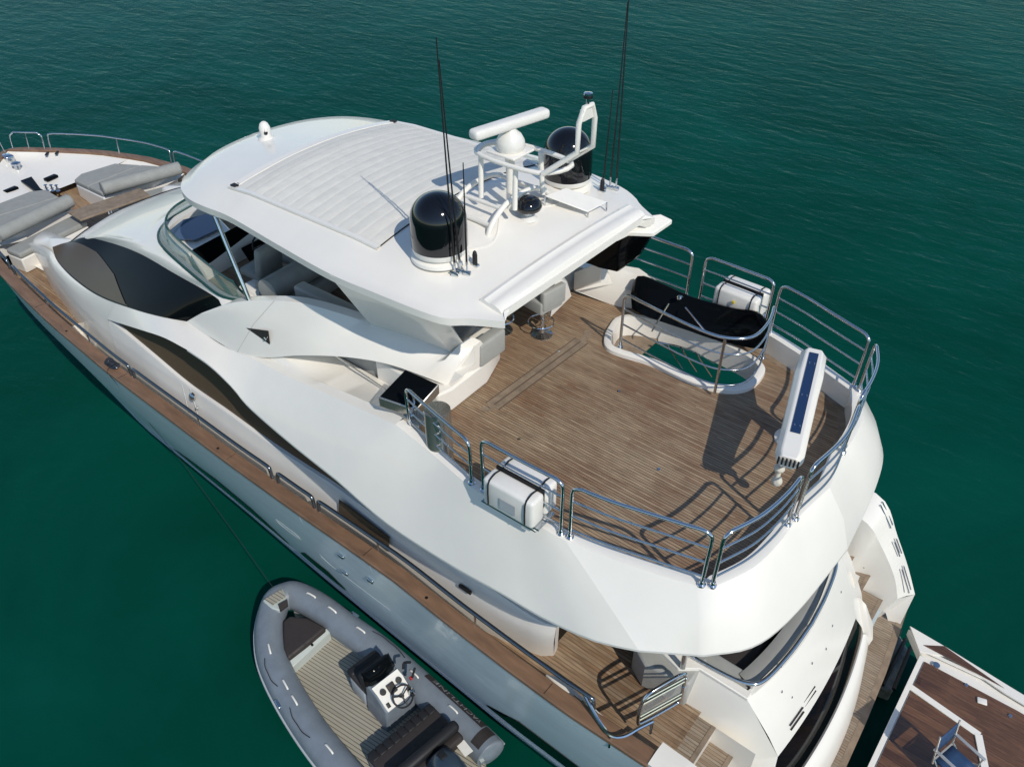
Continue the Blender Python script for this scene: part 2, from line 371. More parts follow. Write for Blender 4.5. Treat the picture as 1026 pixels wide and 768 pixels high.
# ---- main house wall, sill, dark side window
W0 = [V((3.42, 2.09, 2.4)), V((3.55, 2.20, 2.4)), V((4.15, 2.34, 2.4)), V((5.2, 2.46, 2.4)), V((7, 2.52, 2.4)), V((9, 2.54, 2.4)), V((11, 2.5, 2.4)), V((13, 2.36, 2.4)), V((14.3, 2.3, 2.5)), V((15.1, 2.18, 2.84)), V((16.2, 1.98, 2.9)), V((17.1, 1.72, 2.95)), V((17.75, 1.5, 3.0))]
SILL = [Y(557, 628, 2.2), Y(535, 620, 2.3), V((4.5, 2.4, 3.42)), Y(387, 525, 2.4), Y(335, 488, 2.4), Y(298, 464, 2.4), Y(261, 439, 2.4), Y(224, 412, 2.4), Y(187, 386, 2.4), Y(150, 355, 2.42), Y(108, 320, 2.42)]
A_ = [(108, 320, 2.43), (140, 330, 2.48), (164, 338, 2.5), (187, 350, 2.52), (210, 366, 2.55), (232, 387, 2.58), (249, 407, 2.62), (288, 441, 2.72), (338, 481, 2.82), (387, 523, 2.87), (450, 564, 2.87), (500, 592, 2.85), (546, 619, 2.82), (596, 641, 2.79)]
A = [Y(*q) for q in A_]
U_ = [(187, 322, 2.12), (205, 334, 2.16), (225, 347, 2.2), (250, 358, 2.22), (290, 378, 2.25), (340, 400, 2.28), (396, 425, 2.32)]
U = [Y(*q) for q in U_]
Bpts = [Y(52, 252, 2.02), Y(58, 262, 2.10), Y(75, 280, 2.22), Y(100, 297, 2.30), Y(135, 310, 2.31), Y(165, 318, 2.25), Y(187, 322, 2.12)]
N = 60
sill = resample(SILL, N)                      # aft -> fwd
w0 = resample(W0[:7]+[V((12.95, 2.42, 2.4))], N)
for sgn in (1, -1):
    mm = (lambda q: q) if sgn == 1 else mir
    bow_out = [a.lerp(b, .5)+V((0, .05, .1)) for a, b in zip(w0, sill)]
    top_in = [q+V((0, -.07, .015)) for q in sill]
    low_curve = [[mm(q) for q in r] for r in (w0, [a.lerp(b, .5)+V((0, .025, 0)) for a, b in zip(w0, sill)], [q-V((0, 0, .03)) for q in sill], [q+V((0, -.015, .008)) for q in sill], top_in)]
    mb = MB(); mb.grid(low_curve); mb.build('house_wall', GEL2, yacht, smooth=50)
    # rounded aft end of the wall
    e0, e1 = W0[0], SILL[0]
    mb = MB(); mb.grid([[mm(q) for q in (e0, e0.lerp(e1, .5), e1)], [mm(q+V((.03, -.12, 0))) for q in (e0, e0.lerp(e1, .5), e1)], [mm(q+V((.6, -.3, 0))) for q in (e0, e0.lerp(e1, .5), e1)]]); mb.build('wall_end', GEL2, yacht)
    # salon glass: leans in and up behind the overhang
    mb = MB(); g0 = [q+V((0, -.06, 0)) for q in sill]
    hh = [itp(i/(N-1), [0, .12, .5, .8, 1], [.5, .6, .95, .9, .15]) for i in range(N)]
    mb.grid([[mm(q) for q in g0], [mm(q+V((0, -.03-h*.28, h))) for q, h in zip(g0, hh)]]); mb.build('salon_window', BROWNG, yacht)
    # dark window set in the wall under the overhang
    mb = MB(); wq = [Y(340, 500, 2.47), Y(340, 512, 2.49), Y(390, 552, 2.49), Y(390, 538, 2.46)]
    mb.prism([mm(q) for q in wq], (0, sgn*.012, 0)); mb.build('wall_window', BROWNG, yacht)
    # door seam and round light on the wall
    p = Y(193, 397, 2.46); mb = MB(); mb.lathe(mm(p), [(.07, -.01), (.07, .02), (.05, .04), (.001, .05)], 16, axis=(0, sgn, .2)); mb.build('wall_light', STEEL, yacht)
    p = Y(197, 409, 2.48); mb = MB(); mb.lathe(mm(p), [(.03, -.01), (.03, .015), (.001, .02)], 12, axis=(0, sgn, .2)); mb.build('wall_button', STEEL, yacht)
    for a, b in (((182, 384), (189, 412)), ((190, 388), (201, 425))):
        mb = MB(); mb.tube([mm(Y(*a, 2.44)), mm(Y(*b, 2.535))], .004, 4, 0); mb.build('door_seam', PLAST, yacht)
    mb = MB(); mb.box(mm(Y(466, 590, 2.45)), (.2, .03, .05)); mb.build('wall_vent', BLK, yacht)

# ---- forward trunk: wall from deck up to the window line, and the nose
MJ = Y(117, 303.5, 2.31)
for sgn in (1, -1):
    mm = (lambda q: q) if sgn == 1 else mir
    lo = resample([W0[-1], W0[-2], W0[-3], W0[-4], V((14.3, 2.32, 2.6)), V((13.6, 2.40, 2.4)), V((12.95, 2.42, 2.4))], 50)
    up = resample([Z(32, 243, 3.55), Z(41, 246, 3.72), Bpts[0], Bpts[1], Bpts[2], Bpts[3], MJ], 50)
    fA = (A[0].z-lo[-1].z)/(MJ.z-lo[-1].z); rws = [lo]
    for f_, b_ in ((.3, .5), (fA*.6, .8), (fA, 1), ((1+fA)/2+.06, .8)):
        r_ = []
        for i, (a, b) in enumerate(zip(lo, up)):
            t = i/49; e_ = (1-t)**.5 if t < 1 else 0
            q = a.lerp(b, f_)+V((.0, .10*b_*e_, .03*b_*e_))
            if t > .75: k = (t-.75)/.25; tgt = A[0] if f_ == fA else (lo[-1].lerp(A[0], f_/fA) if f_ < fA else A[0].lerp(MJ, (f_-fA)/(1-fA))); q = q.lerp(a.lerp(b, f_)+(tgt-lo[-1].lerp(up[-1], f_)), k)
            r_.append(q)
        rws.append(r_)
    rws.append(up)
    mb = MB(); mb.grid([[mm(q) for q in r] for r in rws]); mb.build('trunk_side', GEL, yacht, smooth=60)
    fr = resample(A[:4], 30); bb = resample([MJ, Bpts[4], Bpts[5], Bpts[6]], 30)

for sgn in (1, -1):
    mm = (lambda q: q) if sgn == 1 else mir
    top_ = [Z(31, 242, 3.60), Z(34, 236, 3.62), Z(42, 231, 3.64), Z(52, 232, 3.66), Z(64, 237, 3.75), Z(75, 240, 4.0), Z(62, 247, 3.95), Z(53, 251, 3.86), Z(42, 246, 3.70)]
    c_ = sum(top_, V((0, 0, 0)))/len(top_)
    t0 = spline(top_, 4, True); mb = MB(); mb.grid([[mm(V((q.x, q.y, 2.8))) for q in t0], [mm(q-V((0, 0, .12))) for q in t0], [mm(q.lerp(c_, .06)-V((0, 0, .03))) for q in t0], [mm(q.lerp(c_, .2)+V((0, 0, .01))) for q in t0], [mm(c_.lerp(q, .02)+V((0, 0, .03))) for q in t0]], cu=True)
    mb.build('trunk_nose', GEL, yacht, smooth=60)

# ---- pilothouse black windscreen and the brow above it
T = [Y(72, 242, 1.72), Y(85, 238, 1.66), Y(110, 243, 1.62), Y(140, 254, 1.68), Y(175, 274, 1.80), Y(200, 288, 1.86), Y(218, 299, 1.92)]
CORN = Y(222, 306, 1.98)
Tl = resample(T, 40); Bl = resample([Y(53, 248, 1.98)]+Bpts[1:6]+[Y(185, 321, 2.12)], 40)
for sgn in (1, -1):
    mm = (lambda q: q) if sgn == 1 else mir
    mid = [a.lerp(b, .5)+V((.0, .012, .01)) for a, b in zip(Tl, Bl)]
    mb = MB(); mb.grid([[mm(q+V((0, .006, .006))) for q in r] for r in (Tl, mid, Bl)] ); mb.add([mm(q+V((0, .006, .006))) for q in (Tl[-1], CORN, Bl[-1])], [(0, 1, 2)])
    wsc = mb.build('windscreen', GLASS, yacht, smooth=70)
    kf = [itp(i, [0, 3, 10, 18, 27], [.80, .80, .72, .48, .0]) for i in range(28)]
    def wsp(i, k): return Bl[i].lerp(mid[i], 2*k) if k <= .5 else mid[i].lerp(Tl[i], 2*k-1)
    mb = MB(); mb.grid([[mm(wsp(i, .03+(max(.031, k_)-.03)*f_)+V((0, .014, .014))) for i, k_ in enumerate(kf)] for f_ in (0, .2, .4, .6, .8, 1)]); mb.build('painted_reflection', BROWNG, wsc, smooth=70)  # brown strip paints the cap rail's reflection onto the black windscreen
    mb = MB(); mb.tube([mm(Bl[0]), mm(Bl[0].lerp(T[0], .5)), mm(T[0])], .014, 6, 3); mb.build('window_seal', BLK, yacht)
# brow: one skin from the window line and the front edge up to the flybridge windscreen
RING = [(248, 303), (222, 297), (200, 281), (180, 264), (165, 250), (159, 241), (160, 231), (170, 220), (192, 207)]
ring = [Z(u, v, 5.24) for u, v in RING]
front = [T[0], V((T[0].x+.10, T[0].y*.8, T[0].z+.05)), V((T[0].x+.22, T[0].y*.4, T[0].z+.12)), V((T[0].x+.25, 0, T[0].z+.13))]
inner_f = [q for q in ring if q.y > .25]
o1 = resample([CORN, T[6], T[5], T[4], T[3], T[2], T[1], T[0]], 40); o2 = resample(front, 16)
i1_ = resample(inner_f[:6], 40); i2_ = resample([inner_f[5]]+inner_f[6:]+[V((inner_f[-1].x+.12, 0, 5.24))], 16)
out_ = o1+o2[1:]; inn_r = i1_+i2_[1:]
def browrow(k, lift): return [a.lerp(b, k)+V((0, 0, lift*min(1, (b-a).length))) for a, b in zip(inn_r, out_)]
for sgn in (1, -1):
    mm = (lambda q: q) if sgn == 1 else mir
    mb = MB(); mb.grid([[mm(q) for q in r] for r in (inn_r, browrow(.03, .03), browrow(.12, .015), browrow(.2, .03), browrow(.4, .07), browrow(.65, .075), browrow(.85, .04), out_)]); mb.build('coach_roof', GEL, yacht, smooth=40)
fr0 = front+mirs(front[:-1])[::-1]
mb = MB(); mb.grid([fr0, [q+V((.05, 0, -.5)) for q in fr0], [q+V((.25, 0, -1.3)) for q in fr0]]); mb.build('coach_front', GEL, yacht)
mb = MB(); mb.tube([q+V((.01, 0, .0)) for q in fr0], .016, 6, 2); mb.build('front_seal', BLK, yacht)

# ---- flybridge outer shell
ZF = 4.9
K = [Z(396, 420, 5.2), Z(430, 452, 5.2), Z(470, 486, 5.2), Z(520, 516, 5.2), Z(566, 541, 5.2), Z(640, 569, 5.2), Z(711, 590, 5.2), Z(755, 568, 5.2), Z(782, 542, 5.2), Z(800, 518, 5.2)]
kc = V((1.27, 0, 5.2)); K.append(kc)
for q in K: q.z = 5.2
LIP = A[7:] + [Z(640, 651, 4.54), Z(705, 656, 4.58), Z(757, 646, 4.56), Z(800, 611, 4.50), V((.875, 0, 4.46))]
KK = K[:]; 
UU = U + K[1:]                      # ridge then coaming
AA = A[3:] + LIP[7:]
n = 110
def pieces(P_, xs_break):           # resample in matching pieces so the corners correspond
    out = []
    for (i0, i1, m_) in xs_break: out += resample(P_[i0:i1+1], m_)[:-1]
    out.append(P_[xs_break[-1][1]]); return out
# indexes: UU: 0..6 U(187..396), 7:(430) 8:(470) 9:(520) 10:(566) 11:(640) 12:(711) 13,14,15 ; 16 centre
# AA: 0 (187,350) 1 210 2 232 3 249 4 288 5 338 6 387 7 450 8 500 9 546 10 596 11 (640) 12 (705) 13 (762) 14 (800) 15 centre
um = pieces(UU, [(0, 6, 30), (6, 10, 20), (10, 12, 12), (12, 16, 20)])
am = pieces(AA, [(0, 5, 30), (5, 11, 20), (11, 12, 12), (12, 15, 20)])
m1_ = []
for i, (a, b) in enumerate(zip(um, am)):
    t = i/(len(um)-1); push = itp(t, [0, .2, .4, .62, .66, .78, 1], [.01, .03, .03, .004, .02, .05, .05])
    d = V((b.x-a.x, b.y-a.y, 0)); d = d.normalized() if t > .45 else V((0, 1, 0))
    m1_.append(a.lerp(b, .5)+d*push+V((0, 0, push*.6)))
bm_ = [a.lerp(b, .5)+V((0, .012, .006)) for a, b in zip(fr, bb)]
SHX = (bb[:-1]+um, bm_[:-1]+m1_, fr[:-1]+am)
under = []
for i, a in enumerate(am):
    t = i/(len(am)-1); b = um[i]; d = V((b.x-a.x, b.y-a.y, 0)).normalized() if t > .45 else V((0, -1, 0))
    under.append(a+d*.24+V((0, 0, -.02)))
for sgn in (1, -1):
    mm = (lambda q: q) if sgn == 1 else mir
    mb = MB(); ci = len(SHX[0])-len(um)+48
    mb.grid([[mm(q) for q in r[:ci+1]] for r in SHX]); mb.build('flybridge_shell', GEL, yacht, smooth=70)
    mb = MB(); mb.grid([[mm(q) for q in r[ci:]] for r in SHX]); mb.build('stern_shell', GEL, yacht, smooth=70)
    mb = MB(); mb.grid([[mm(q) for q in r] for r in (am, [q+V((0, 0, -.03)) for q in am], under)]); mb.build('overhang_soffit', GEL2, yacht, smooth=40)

# coaming top + inner face
kin = []
kk = pieces(UU, [(6, 10, 24), (10, 12, 14), (12, 16, 22)])
for i, q in enumerate(kk):
    a = kk[max(0, i-1)]; b = kk[min(len(kk)-1, i+1)]; t = (b-a).normalized(); nrm = V((-t.y, t.x, 0))
    c = V((3.5, 0, q.z)); nrm = nrm if nrm.dot(c-q) > 0 else -nrm
    kin.append(q+nrm*.13)
for q in kin: q.y = max(q.y, 0) if q is not kin[-1] else 0
kin[-1] = V((1.40, 0, 5.2))
for sgn in (1, -1):
    mm = (lambda q: q) if sgn == 1 else mir
    mb = MB(); mb.grid([[mm(q) for q in r] for r in (kk, [a.lerp(b, .5)+V((0, 0, .012)) for a, b in zip(kk, kin)], kin, [q+V((0, 0, -.02)) for q in kin], [q+V((0, 0, ZF-.05-q.z)) for q in kin])]); mb.build('coaming', GEL, yacht, smooth=30)

# ---- flybridge deck with the stair opening cut out
HOLE = [Z(622, 352, ZF+.02), Z(612, 345, ZF+.02), Z(616, 330, ZF+.02), Z(630, 320, ZF+.02), Z(680, 328, ZF+.02), Z(735, 352, ZF+.02), Z(757, 366, ZF+.02), Z(757, 376, ZF+.02), Z(744, 387, ZF+.02), Z(722, 388, ZF+.02), Z(690, 378, ZF+.02), Z(655, 362, ZF+.02)]
hole = spline(HOLE, 5, True)
def inset_loop(lp, d):
    c = sum(lp, V((0, 0, 0)))/len(lp); out = []
    for i, q in enumerate(lp):
        t = (lp[(i+1) % len(lp)]-lp[i-1]).normalized(); nr = V((-t.y, t.x, 0)); nr = nr if nr.dot(c-q) > 0 else -nr
        out.append(q+nr*d)
    return out
outline = [V((q.x, q.y+.02, ZF)) for q in kin] ; outline[-1] = V((1.38, 0, ZF))
outl = outline + mirs(outline[:-1])[::-1]
fwdp = [V((6.3, -2.28, ZF)), V((10.5, -1.95, ZF)), V((12.3, -1.3, ZF)), V((12.75, 0, ZF)), V((12.3, 1.3, ZF)), V((10.5, 1.5, ZF)), V((6.3, 1.6, ZF)), V((5.75, 2.2, ZF))]
loop = outl + fwdp
def holed_plane(loop, hole, z, m, name):
    bm = bmesh.new()
    a = [bm.verts.new((q.x*S, q.y*S, z*S)) for q in loop]; b = [bm.verts.new((q.x*S, q.y*S, z*S)) for q in hole]
    es = [bm.edges.new((a[i], a[(i+1) % len(a)])) for i in range(len(a))] + [bm.edges.new((b[i], b[(i+1) % len(b)])) for i in range(len(b))]
    bmesh.ops.triangle_fill(bm, use_beauty=True, use_dissolve=False, edges=es)
    me = bpy.data.meshes.new(name); bm.to_mesh(me); bm.free(); me.materials.append(m)
    o = bpy.data.objects.new(name, me); C.objects.link(o); o.parent = yacht; return o
holed_plane(loop, hole, ZF, TEAK, 'flybridge_deck')
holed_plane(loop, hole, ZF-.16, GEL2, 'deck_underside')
hl = [q.copy() for q in hole]
ho = inset_loop(hl, -.10)
def lv(l, z): return [V((q.x, q.y, z)) for q in l]
mb = MB(); mb.grid([lv(ho, ZF), lv(inset_loop(hl, -.095), ZF+.05), lv(inset_loop(hl, -.07), ZF+.065), lv(hl, ZF+.065), lv(hl, ZF+.04), lv(inset_loop(hl, .01), ZF-.3)], cu=True); mb.build('stair_surround', GEL, yacht, smooth=50)
# stair treads seen down the opening
mb = MB(); mb.box(Z(640, 350, ZF-.28)+V((.15, -.05, 0)), (.5, .75, .04), bev=.01); mb.box(Z(640, 350, ZF-.28)+V((-.15, .1, -.3)), (.3, .7, .04), bev=.01); mb.build('stair_tread', TEAKM, yacht)
# inner side lining of the stairwell
mb = MB(); far = [q for q in hl]; mb.tube([Z(658, 343, ZF-.1), Z(676, 346, ZF-.15), Z(697, 353, ZF-.25), Z(716, 364, ZF-.35)], .014, 6, 4)
for u, v in ((668, 345), (682, 348), (697, 353)): mb.tube([Z(u, v, ZF-.13), Z(u+16, v+24, ZF-.75)], .011, 6, 0)
mb.build('stair_handrail', STEEL, yacht)

# deck margin planks + cross strip
def ribbon(pts, wd, z, name, m, th=.006):
    l_, r_ = [], []
    p = spline(pts, 6) if len(pts) > 2 else pts
    for i, q in enumerate(p):
        a = p[max(0, i-1)]; b = p[min(len(p)-1, i+1)]; t = (b-a).normalized(); nr = V((-t.y, t.x, 0))*wd/2
        l_.append(V((q.x, q.y, z))+nr); r_.append(V((q.x, q.y, z))-nr)
    MB().grid([l_, r_]).build(name, m, yacht)
s0, s1 = Z(493, 407, ZF), Z(583, 341, ZF)
ribbon([s0, s1], .235, ZF+.002, 'caulk_strip', mat('dark caulk', (.12, .085, .06), .7))
for dx in (-.055, .055): ribbon([s0+V((dx, 0, 0)), s1+V((dx, 0, 0))], .088, ZF+.004, 'cross_plank', TEAKM)
ribbon([Z(483, 410, ZF), Z(491, 409, ZF), s0+V((.03, -.02, 0))], .10, ZF+.0045, 'cross_plank', TEAKM)
ribbon([s1+V((0, .03, 0)), Z(588, 337, ZF), Z(589, 331, ZF)], .10, ZF+.0045, 'cross_plank', TEAKM)
for sgn in (1, -1):
    mm = (lambda q: q) if sgn == 1 else mir
    mp = [mm(q) for q in kin]
    cen = V((4, 0, 0)); off = [q + V((cen.x-q.x, -q.y, 0)).normalized()*.09 for q in mp]
    MB().grid([[V((q.x, q.y, ZF+.004)) for q in [mm(k) for k in kin]], [V((q.x, q.y, ZF+.004)) for q in off]]).build('margin_plank', TEAKM, yacht)

# ---- flybridge inner bulwarks (forward part) and windscreen surround
for sgn in (1, -1):
    p = [V((5.3, 2.34, 0)), V((7, 2.28, 0)), V((9, 2.1, 0)), V((10.5, 1.86, 0)), V((11.6, 1.5, 0)), V((12.25, 1.0, 0)), V((12.55, .4, 0)), V((12.6, 0, 0))]
    q1 = spline(p, 5); top = 5.23
    def inn(l, d): return [V((q.x-d*(.3 if q.x < 11 else 1), max(0, q.y-d), q.z)) for q in l]
    q1 = [V((q.x, sgn*q.y, 0)) for q in q1]; q2 = [V((q.x, sgn*q.y, 0)) for q in inn([V((q.x, abs(q.y), 0)) for q in q1], .16)]
    if sgn == -1:
        mb = MB(); mb.grid([lv(q1, 4.85), lv(q1, top-.02), lv(q1, top), lv(q2, top), lv(q2, top-.02), lv(q2, ZF-.05)]); mb.build('inner_bulwark', GEL2, yacht, smooth=30)
rr = resample([q for q in ring], 40)
for sgn in (1, -1):
    mm = (lambda q: q) if sgn == 1 else mir
    mb = MB(); r2 = [q.lerp(V((9.2, 0, q.z)), .045) for q in inn_r]; mb.grid([[mm(q) for q in r] for r in (inn_r, [q+V((0, 0, .012)) for q in inn_r], [q+V((0, 0, .012)) for q in r2], [V((q.x, q.y, ZF)) for q in r2])]); mb.build('coaming_inner', GEL2, yacht, smooth=40)
# the curved glass
gb = [q+V((0, 0, .01)) for q in rr]; gt = [q+V((-.20, -.10 if q.y > .3 else 0, .30)) for q in rr]
gt = [g.lerp(b, max(0, 1-i/4)*.8) for i, (g, b) in enumerate(zip(gt, gb))]
mb = MB(); mb.grid([gb, gt]); gl = mb.build('wind_deflector', CLEARG, yacht, solid=.012)
mb = MB(); mb.tube(gt, .020, 6, 0); mb.build('deflector_rim', EDGEG, gl); mb = MB(); mb.tube(gb, .022, 6, 0); mb.build('deflector_base', EDGEG, gl)

# ---- arch band (wing) running aft over the side
Ct = [Y(222, 306, 1.98), Y(240, 302, 1.92), Y(268, 301, 1.84), Y(300, 303, 1.74), Y(338, 313, 1.62), Y(374, 325, 1.46), Y(411, 337, 1.32), Y(452, 352, 1.12), X(463, 343, 5.78), X(475, 347, 5.66)]
Dt = [Y(187, 322, 2.12), Y(213, 339, 2.18), Y(240, 354, 2.21), Y(266, 358, 2.14), Y(300, 356, 2.02), Y(340, 357, 1.86), Y(372, 361, 1.72), Y(397, 367, 1.60), Y(425, 377, 1.48), Y(440, 383, 1.42), Y(448, 386, 1.36)]
ct = resample(Ct, 50); dt = resample(Dt, 50)
for sgn in (1, -1):
    mm = (lambda q: q) if sgn == 1 else mir
    bul = [a.lerp(b, .45)+V((0, .06, .03)) for a, b in zip(ct, dt)]
    cin = [q+V((0, -.13, .015)) for q in ct]; cinn = [q+V((0, -.17, -.05)) for q in ct]; din = [V((c.x, c.y-.24, d.z+.02)) for c, d in zip(ct, dt)]; 
    mb = MB(); mb.grid([[mm(q) for q in r] for r in (dt, bul, ct, cin, cinn, din)], cv=True)
    m_ = 50; mb.f.append(tuple(i*m_+49 for i in range(6)))
    mb.build('side_wing', GEL, yacht, smooth=38)
# wing end block, sofa back and white base aft of it
a1, a2 = ct[-1], dt[-1]
mb = MB(); e = [X(475, 347, 5.64), X(475, 363, 5.60), X(464, 377, 5.58), X(448, 386, 5.66)]
e2 = [a+V((.35, -.02, 0)) for a in e]
mb.grid([[ct[-1], ct[-1].lerp(dt[-1], .5)+V((0, .06, .03)), dt[-1]], [e[0], e[0].lerp(e[3], .5)+V((0, .05, .04)), e[3]]]); 
mb = MB(); mb.prism([ct[-1]+V((-.01, 0, .01)), e[1], e[2], dt[-1]+V((-.01, 0, -.01))], (.3, -.02, 0)); mb.build('wing_end', GEL, yacht, smooth=30)

# triangle light recess on the wing
mb = MB(); tri = [(250, 328), (272, 331), (273.5, 344)]
def onwing(u, v):
    return Y(u, v, 2.03) 
tp = [onwing(*q)+V((0, .045, .02)) for q in tri]
mb.prism(tp, (0, .012, .003)); mb.build('recess_light', BLK, yacht)
mb = MB(); mb.lathe(onwing(270, 338)+V((0, .065, .02)), [(.025, 0), (.022, .02), (.001, .025)], 12, axis=(0, 1, .3)); mb.build('lamp', STEEL, yacht)

# ledge between shell ridge and flybridge cabin (the open slot under the wing)
led0 = resample(U[2:], 30); 
mb = MB(); led1 = [V((q.x, q.y-.14, q.z+.015)) for q in led0]; led2 = [V((q.x, q.y-.2, max(ZF+.02, q.z-.05))) for q in led0]; led3 = [V((q.x, 1.55, ZF+.03)) for q in led0]
mb.grid([led0, led1, led2, led3]); mb.build('side_ledge', GEL, yacht, smooth=40)
mb = MB(); mb.grid([[V((x, 1.52, ZF)) for x in np.linspace(5.9, 9.6, 8)], [V((x, 1.40, 5.35)) for x in np.linspace(5.9, 9.6, 8)]]); mb.build('seat_back_shell', GREYD, yacht)
mb = MB(); mb.tube([V((8.6, 1.6, 5.1)), V((7.6, 1.66, 5.05)), V((6.6, 1.72, 5.02)), V((6.0, 1.76, 5.0))], .012, 6, 3); mb.build('ledge_pipe', STEEL, yacht)

# ---- aft sofa at the port side of the flybridge
mb = MB(); base = [Z(440, 418, ZF), Z(454, 411, ZF), Z(488, 384, ZF), Z(501, 361, ZF), Z(500, 350, ZF)]
basep = base + [V((6.6, .25, ZF)), V((6.9, 1.55, ZF))]
mb.prism(basep, (0, 0, .36)); mb.build('sofa_base', GEL, yacht, bevel=.03)
bl_ = [X(462, 354, 5.9), X(484, 338, 6.05)]
def slab(a, b, h, th, z0, m, name, par=yacht, bev=.04):
    a = V((a.x, a.y, 0)); b = V((b.x, b.y, 0)); t = (b-a).normalized(); nr = V((-t.y, t.x, 0))
    mb = MB(); c = (a+b)/2; mb.box(V((c.x, c.y, z0+h/2)), ((b-a).length, th, h), Matrix.Rotation(math.atan2(t.y, t.x), 3, 'Z'), bev)
    return mb.build(name, m, par)
sa_, sb_ = Z(477, 355, 5.45), Z(502, 337, 5.45)
slab(sa_, sb_, .36, .18, 5.26, GREYD, 'sofa_back')
slab(V((6.4, 1.2, 0)), V((6.55, .2, 0)), .16, .55, 5.24, GREYC, 'sofa_seat')
slab(V((6.7, 1.3, 0)), V((8.6, 1.35, 0)), .40, .2, 5.28, GREYD, 'sofa_back')

# ---- interior of the flybridge helm
mb = MB(); dsh = [Z(166, 236, 5.3), Z(182, 220, 5.3), Z(215, 212, 5.3), Z(232, 230, 5.3), Z(205, 247, 5.3), Z(186, 256, 5.3), Z(172, 250, 5.3)]
mb.prism([q for q in dsh], (0, 0, -.38)); mb.build('helm_dash', GEL, yacht, bevel=.04)
mb = MB(); sm = [Z(170, 232, 5.34), Z(184, 221, 5.34), Z(213, 214, 5.34), Z(222, 229, 5.34), Z(196, 241, 5.34), Z(178, 240, 5.34)]; mb.prism(sm, (0, 0, .02)); mb.build('dash_top', mat('smoked dash', (.06, .10, .17), .08, spec=1), yacht)
d1 = [Z(193, 252, 5.4), Z(238, 228, 5.4), Z(256, 238, 5.1), Z(209, 266, 5.1)]
mb = MB(); mb.prism(d1, (0, 0, .03)); mb.build('instrument_panel', GLASS, yacht)
d1b = [Z(190, 252, 5.40), Z(240, 225, 5.40), Z(262, 240, 5.06), Z(206, 272, 5.06)]
mb = MB(); mb.prism([q-V((0, 0, .02)) for q in d1b], (.0, 0, -.2)); mb.build('instrument_console', GEL, yacht, bevel=.015)
d2 = [Z(242, 250, 5.12), Z(262, 240, 5.12), Z(270, 250, 4.98), Z(250, 262, 4.98)]
mb = MB(); mb.prism(d2, (0, 0, .03)); mb.build('instrument_panel', GLASS, yacht)
mb = MB(); wc = Z(262, 246, 5.35); mb.tube([wc+V((.10*math.sin(t)*.5, .16*math.cos(t), .16*math.sin(t))) for t in np.linspace(0, 2*math.pi, 17)[:-1]], .014, 6, 0, closed=True); mb.tube([wc, wc+V((.15, 0, -.1))], .02, 6, 0); mb.tube([wc+V((0, .16, 0)), wc-V((0, .16, 0))], .01, 6, 0); mb.build('steering_wheel', BLK, yacht)
def helm_seat(u, v, rz=0, w_=.5):
    p = Z(u, v, 5.3); s_ = MB(); rot = Matrix.Rotation(rz, 3, 'Z')
    s_.box(p+V((0, 0, -.02)), (.46, w_, .14), rot, .05); s_.box(p+rot@V((-.22, 0, .24)), (.14, w_, .5), rot @ Matrix.Rotation(R(-12), 3, 'Y'), .06); s_.build('helm_seat', GREYC, yacht)
    q = MB(); q.lathe(p+V((0, 0, -.4)), [(.16, 0), (.06, .04), (.06, .34)], 16); q.build('seat_pedestal', PLAST, yacht)
helm_seat(262, 268, R(5)); helm_seat(300, 255, R(5))
mb = MB(); mb.box(Z(255, 297, 5.05), (.5, .35, .34), None, .1); mb.box(Z(262, 292, 5.15), (.6, .4, .2), None, .08); mb.build('side_locker', GEL, yacht)
mb = MB(); mb.tube([Z(268, 292, 5.5), Z(320, 262, 5.5)], .19, 14, 0); mb.build('bolster', GREYC, yacht)
mb = MB(); mb.box(Z(310, 283, 5.15), (.7, 1.5, .3), Matrix.Rotation(R(10), 3, 'Z'), .06); mb.build('lounge_seat', GREYC, yacht)
mb = MB(); mb.box((8.3, -.3, 5.35), (1.1, .7, .04), None, .015); mb.box((8.3, -.3, 5.1), (.15, .15, .42)); mb.build('dining_table', TEAKM, yacht)
mb = MB(); mb.box((7.0, -1.6, 5.2), (1.7, .8, .6), None, .04); mb.build('wet_bar', GREYD, yacht)

# ---- hardtop
def hw(x): return itp(x, [4.5, 4.7, 5.4, 7.0, 8.5, 9.5, 10.2, 10.7, 11.0, 11.15], [1.6, 1.66, 1.93, 2.08, 2.05, 1.98, 1.85, 1.45, .9, .0])
def zedge(x): return itp(x, [4.5, 5.5, 7, 9, 11.2], [6.78, 6.78, 6.84, 6.8, 6.68])
def zr(x, y):
    h = max(hw(x), .3); u = min(1, abs(y)/2.08); return zedge(x)+.03+itp(x, [4.8, 5.1, 5.9], [.03, .12, .31])*(1-u**2)*(1 if x < 9 else max(0.25, 1-(x-9)/3.2))
def RF(u, v, add=0):
    z = 7.0
    for _ in range(12): p = Z(u, v, z); z = zr(p.x, p.y)
    p = Z(u, v, z+add); return p
OUTP = [Z(504, 312, 6.84), Z(506, 322, 6.74), Z(470, 319, 6.76), Z(435, 316, 6.78)]
outline = [(506, 322, 6.80), (470, 319, 6.80), (447, 319, 6.80), (420, 311, 6.83), (375, 293, 6.85), (330, 274, 6.84), (280, 246, 6.82), (230, 217, 6.79), (205, 207, 6.74), (189, 199, 6.70), (181, 188, 6.67), (186, 176, 6.66), (200, 163, 6.66), (225, 149, 6.67), (255, 136, 6.68)]
OL = [Z(*q) for q in outline]
ctr = V((11.28, 0, 6.72))
ol = resample(OL, 70)
ol = [q for q in ol if q.y > .02] + [ctr]
roofL = ol + mirs(ol[:-1])[::-1]
AFX = 4.74
aft = [V((AFX if abs(y_) < 1.50 else OL[0].x+.02, y_, 6.84)) for y_ in np.linspace(-OL[0].y, OL[0].y, 36)[1:-1]]
loopR = roofL + aft
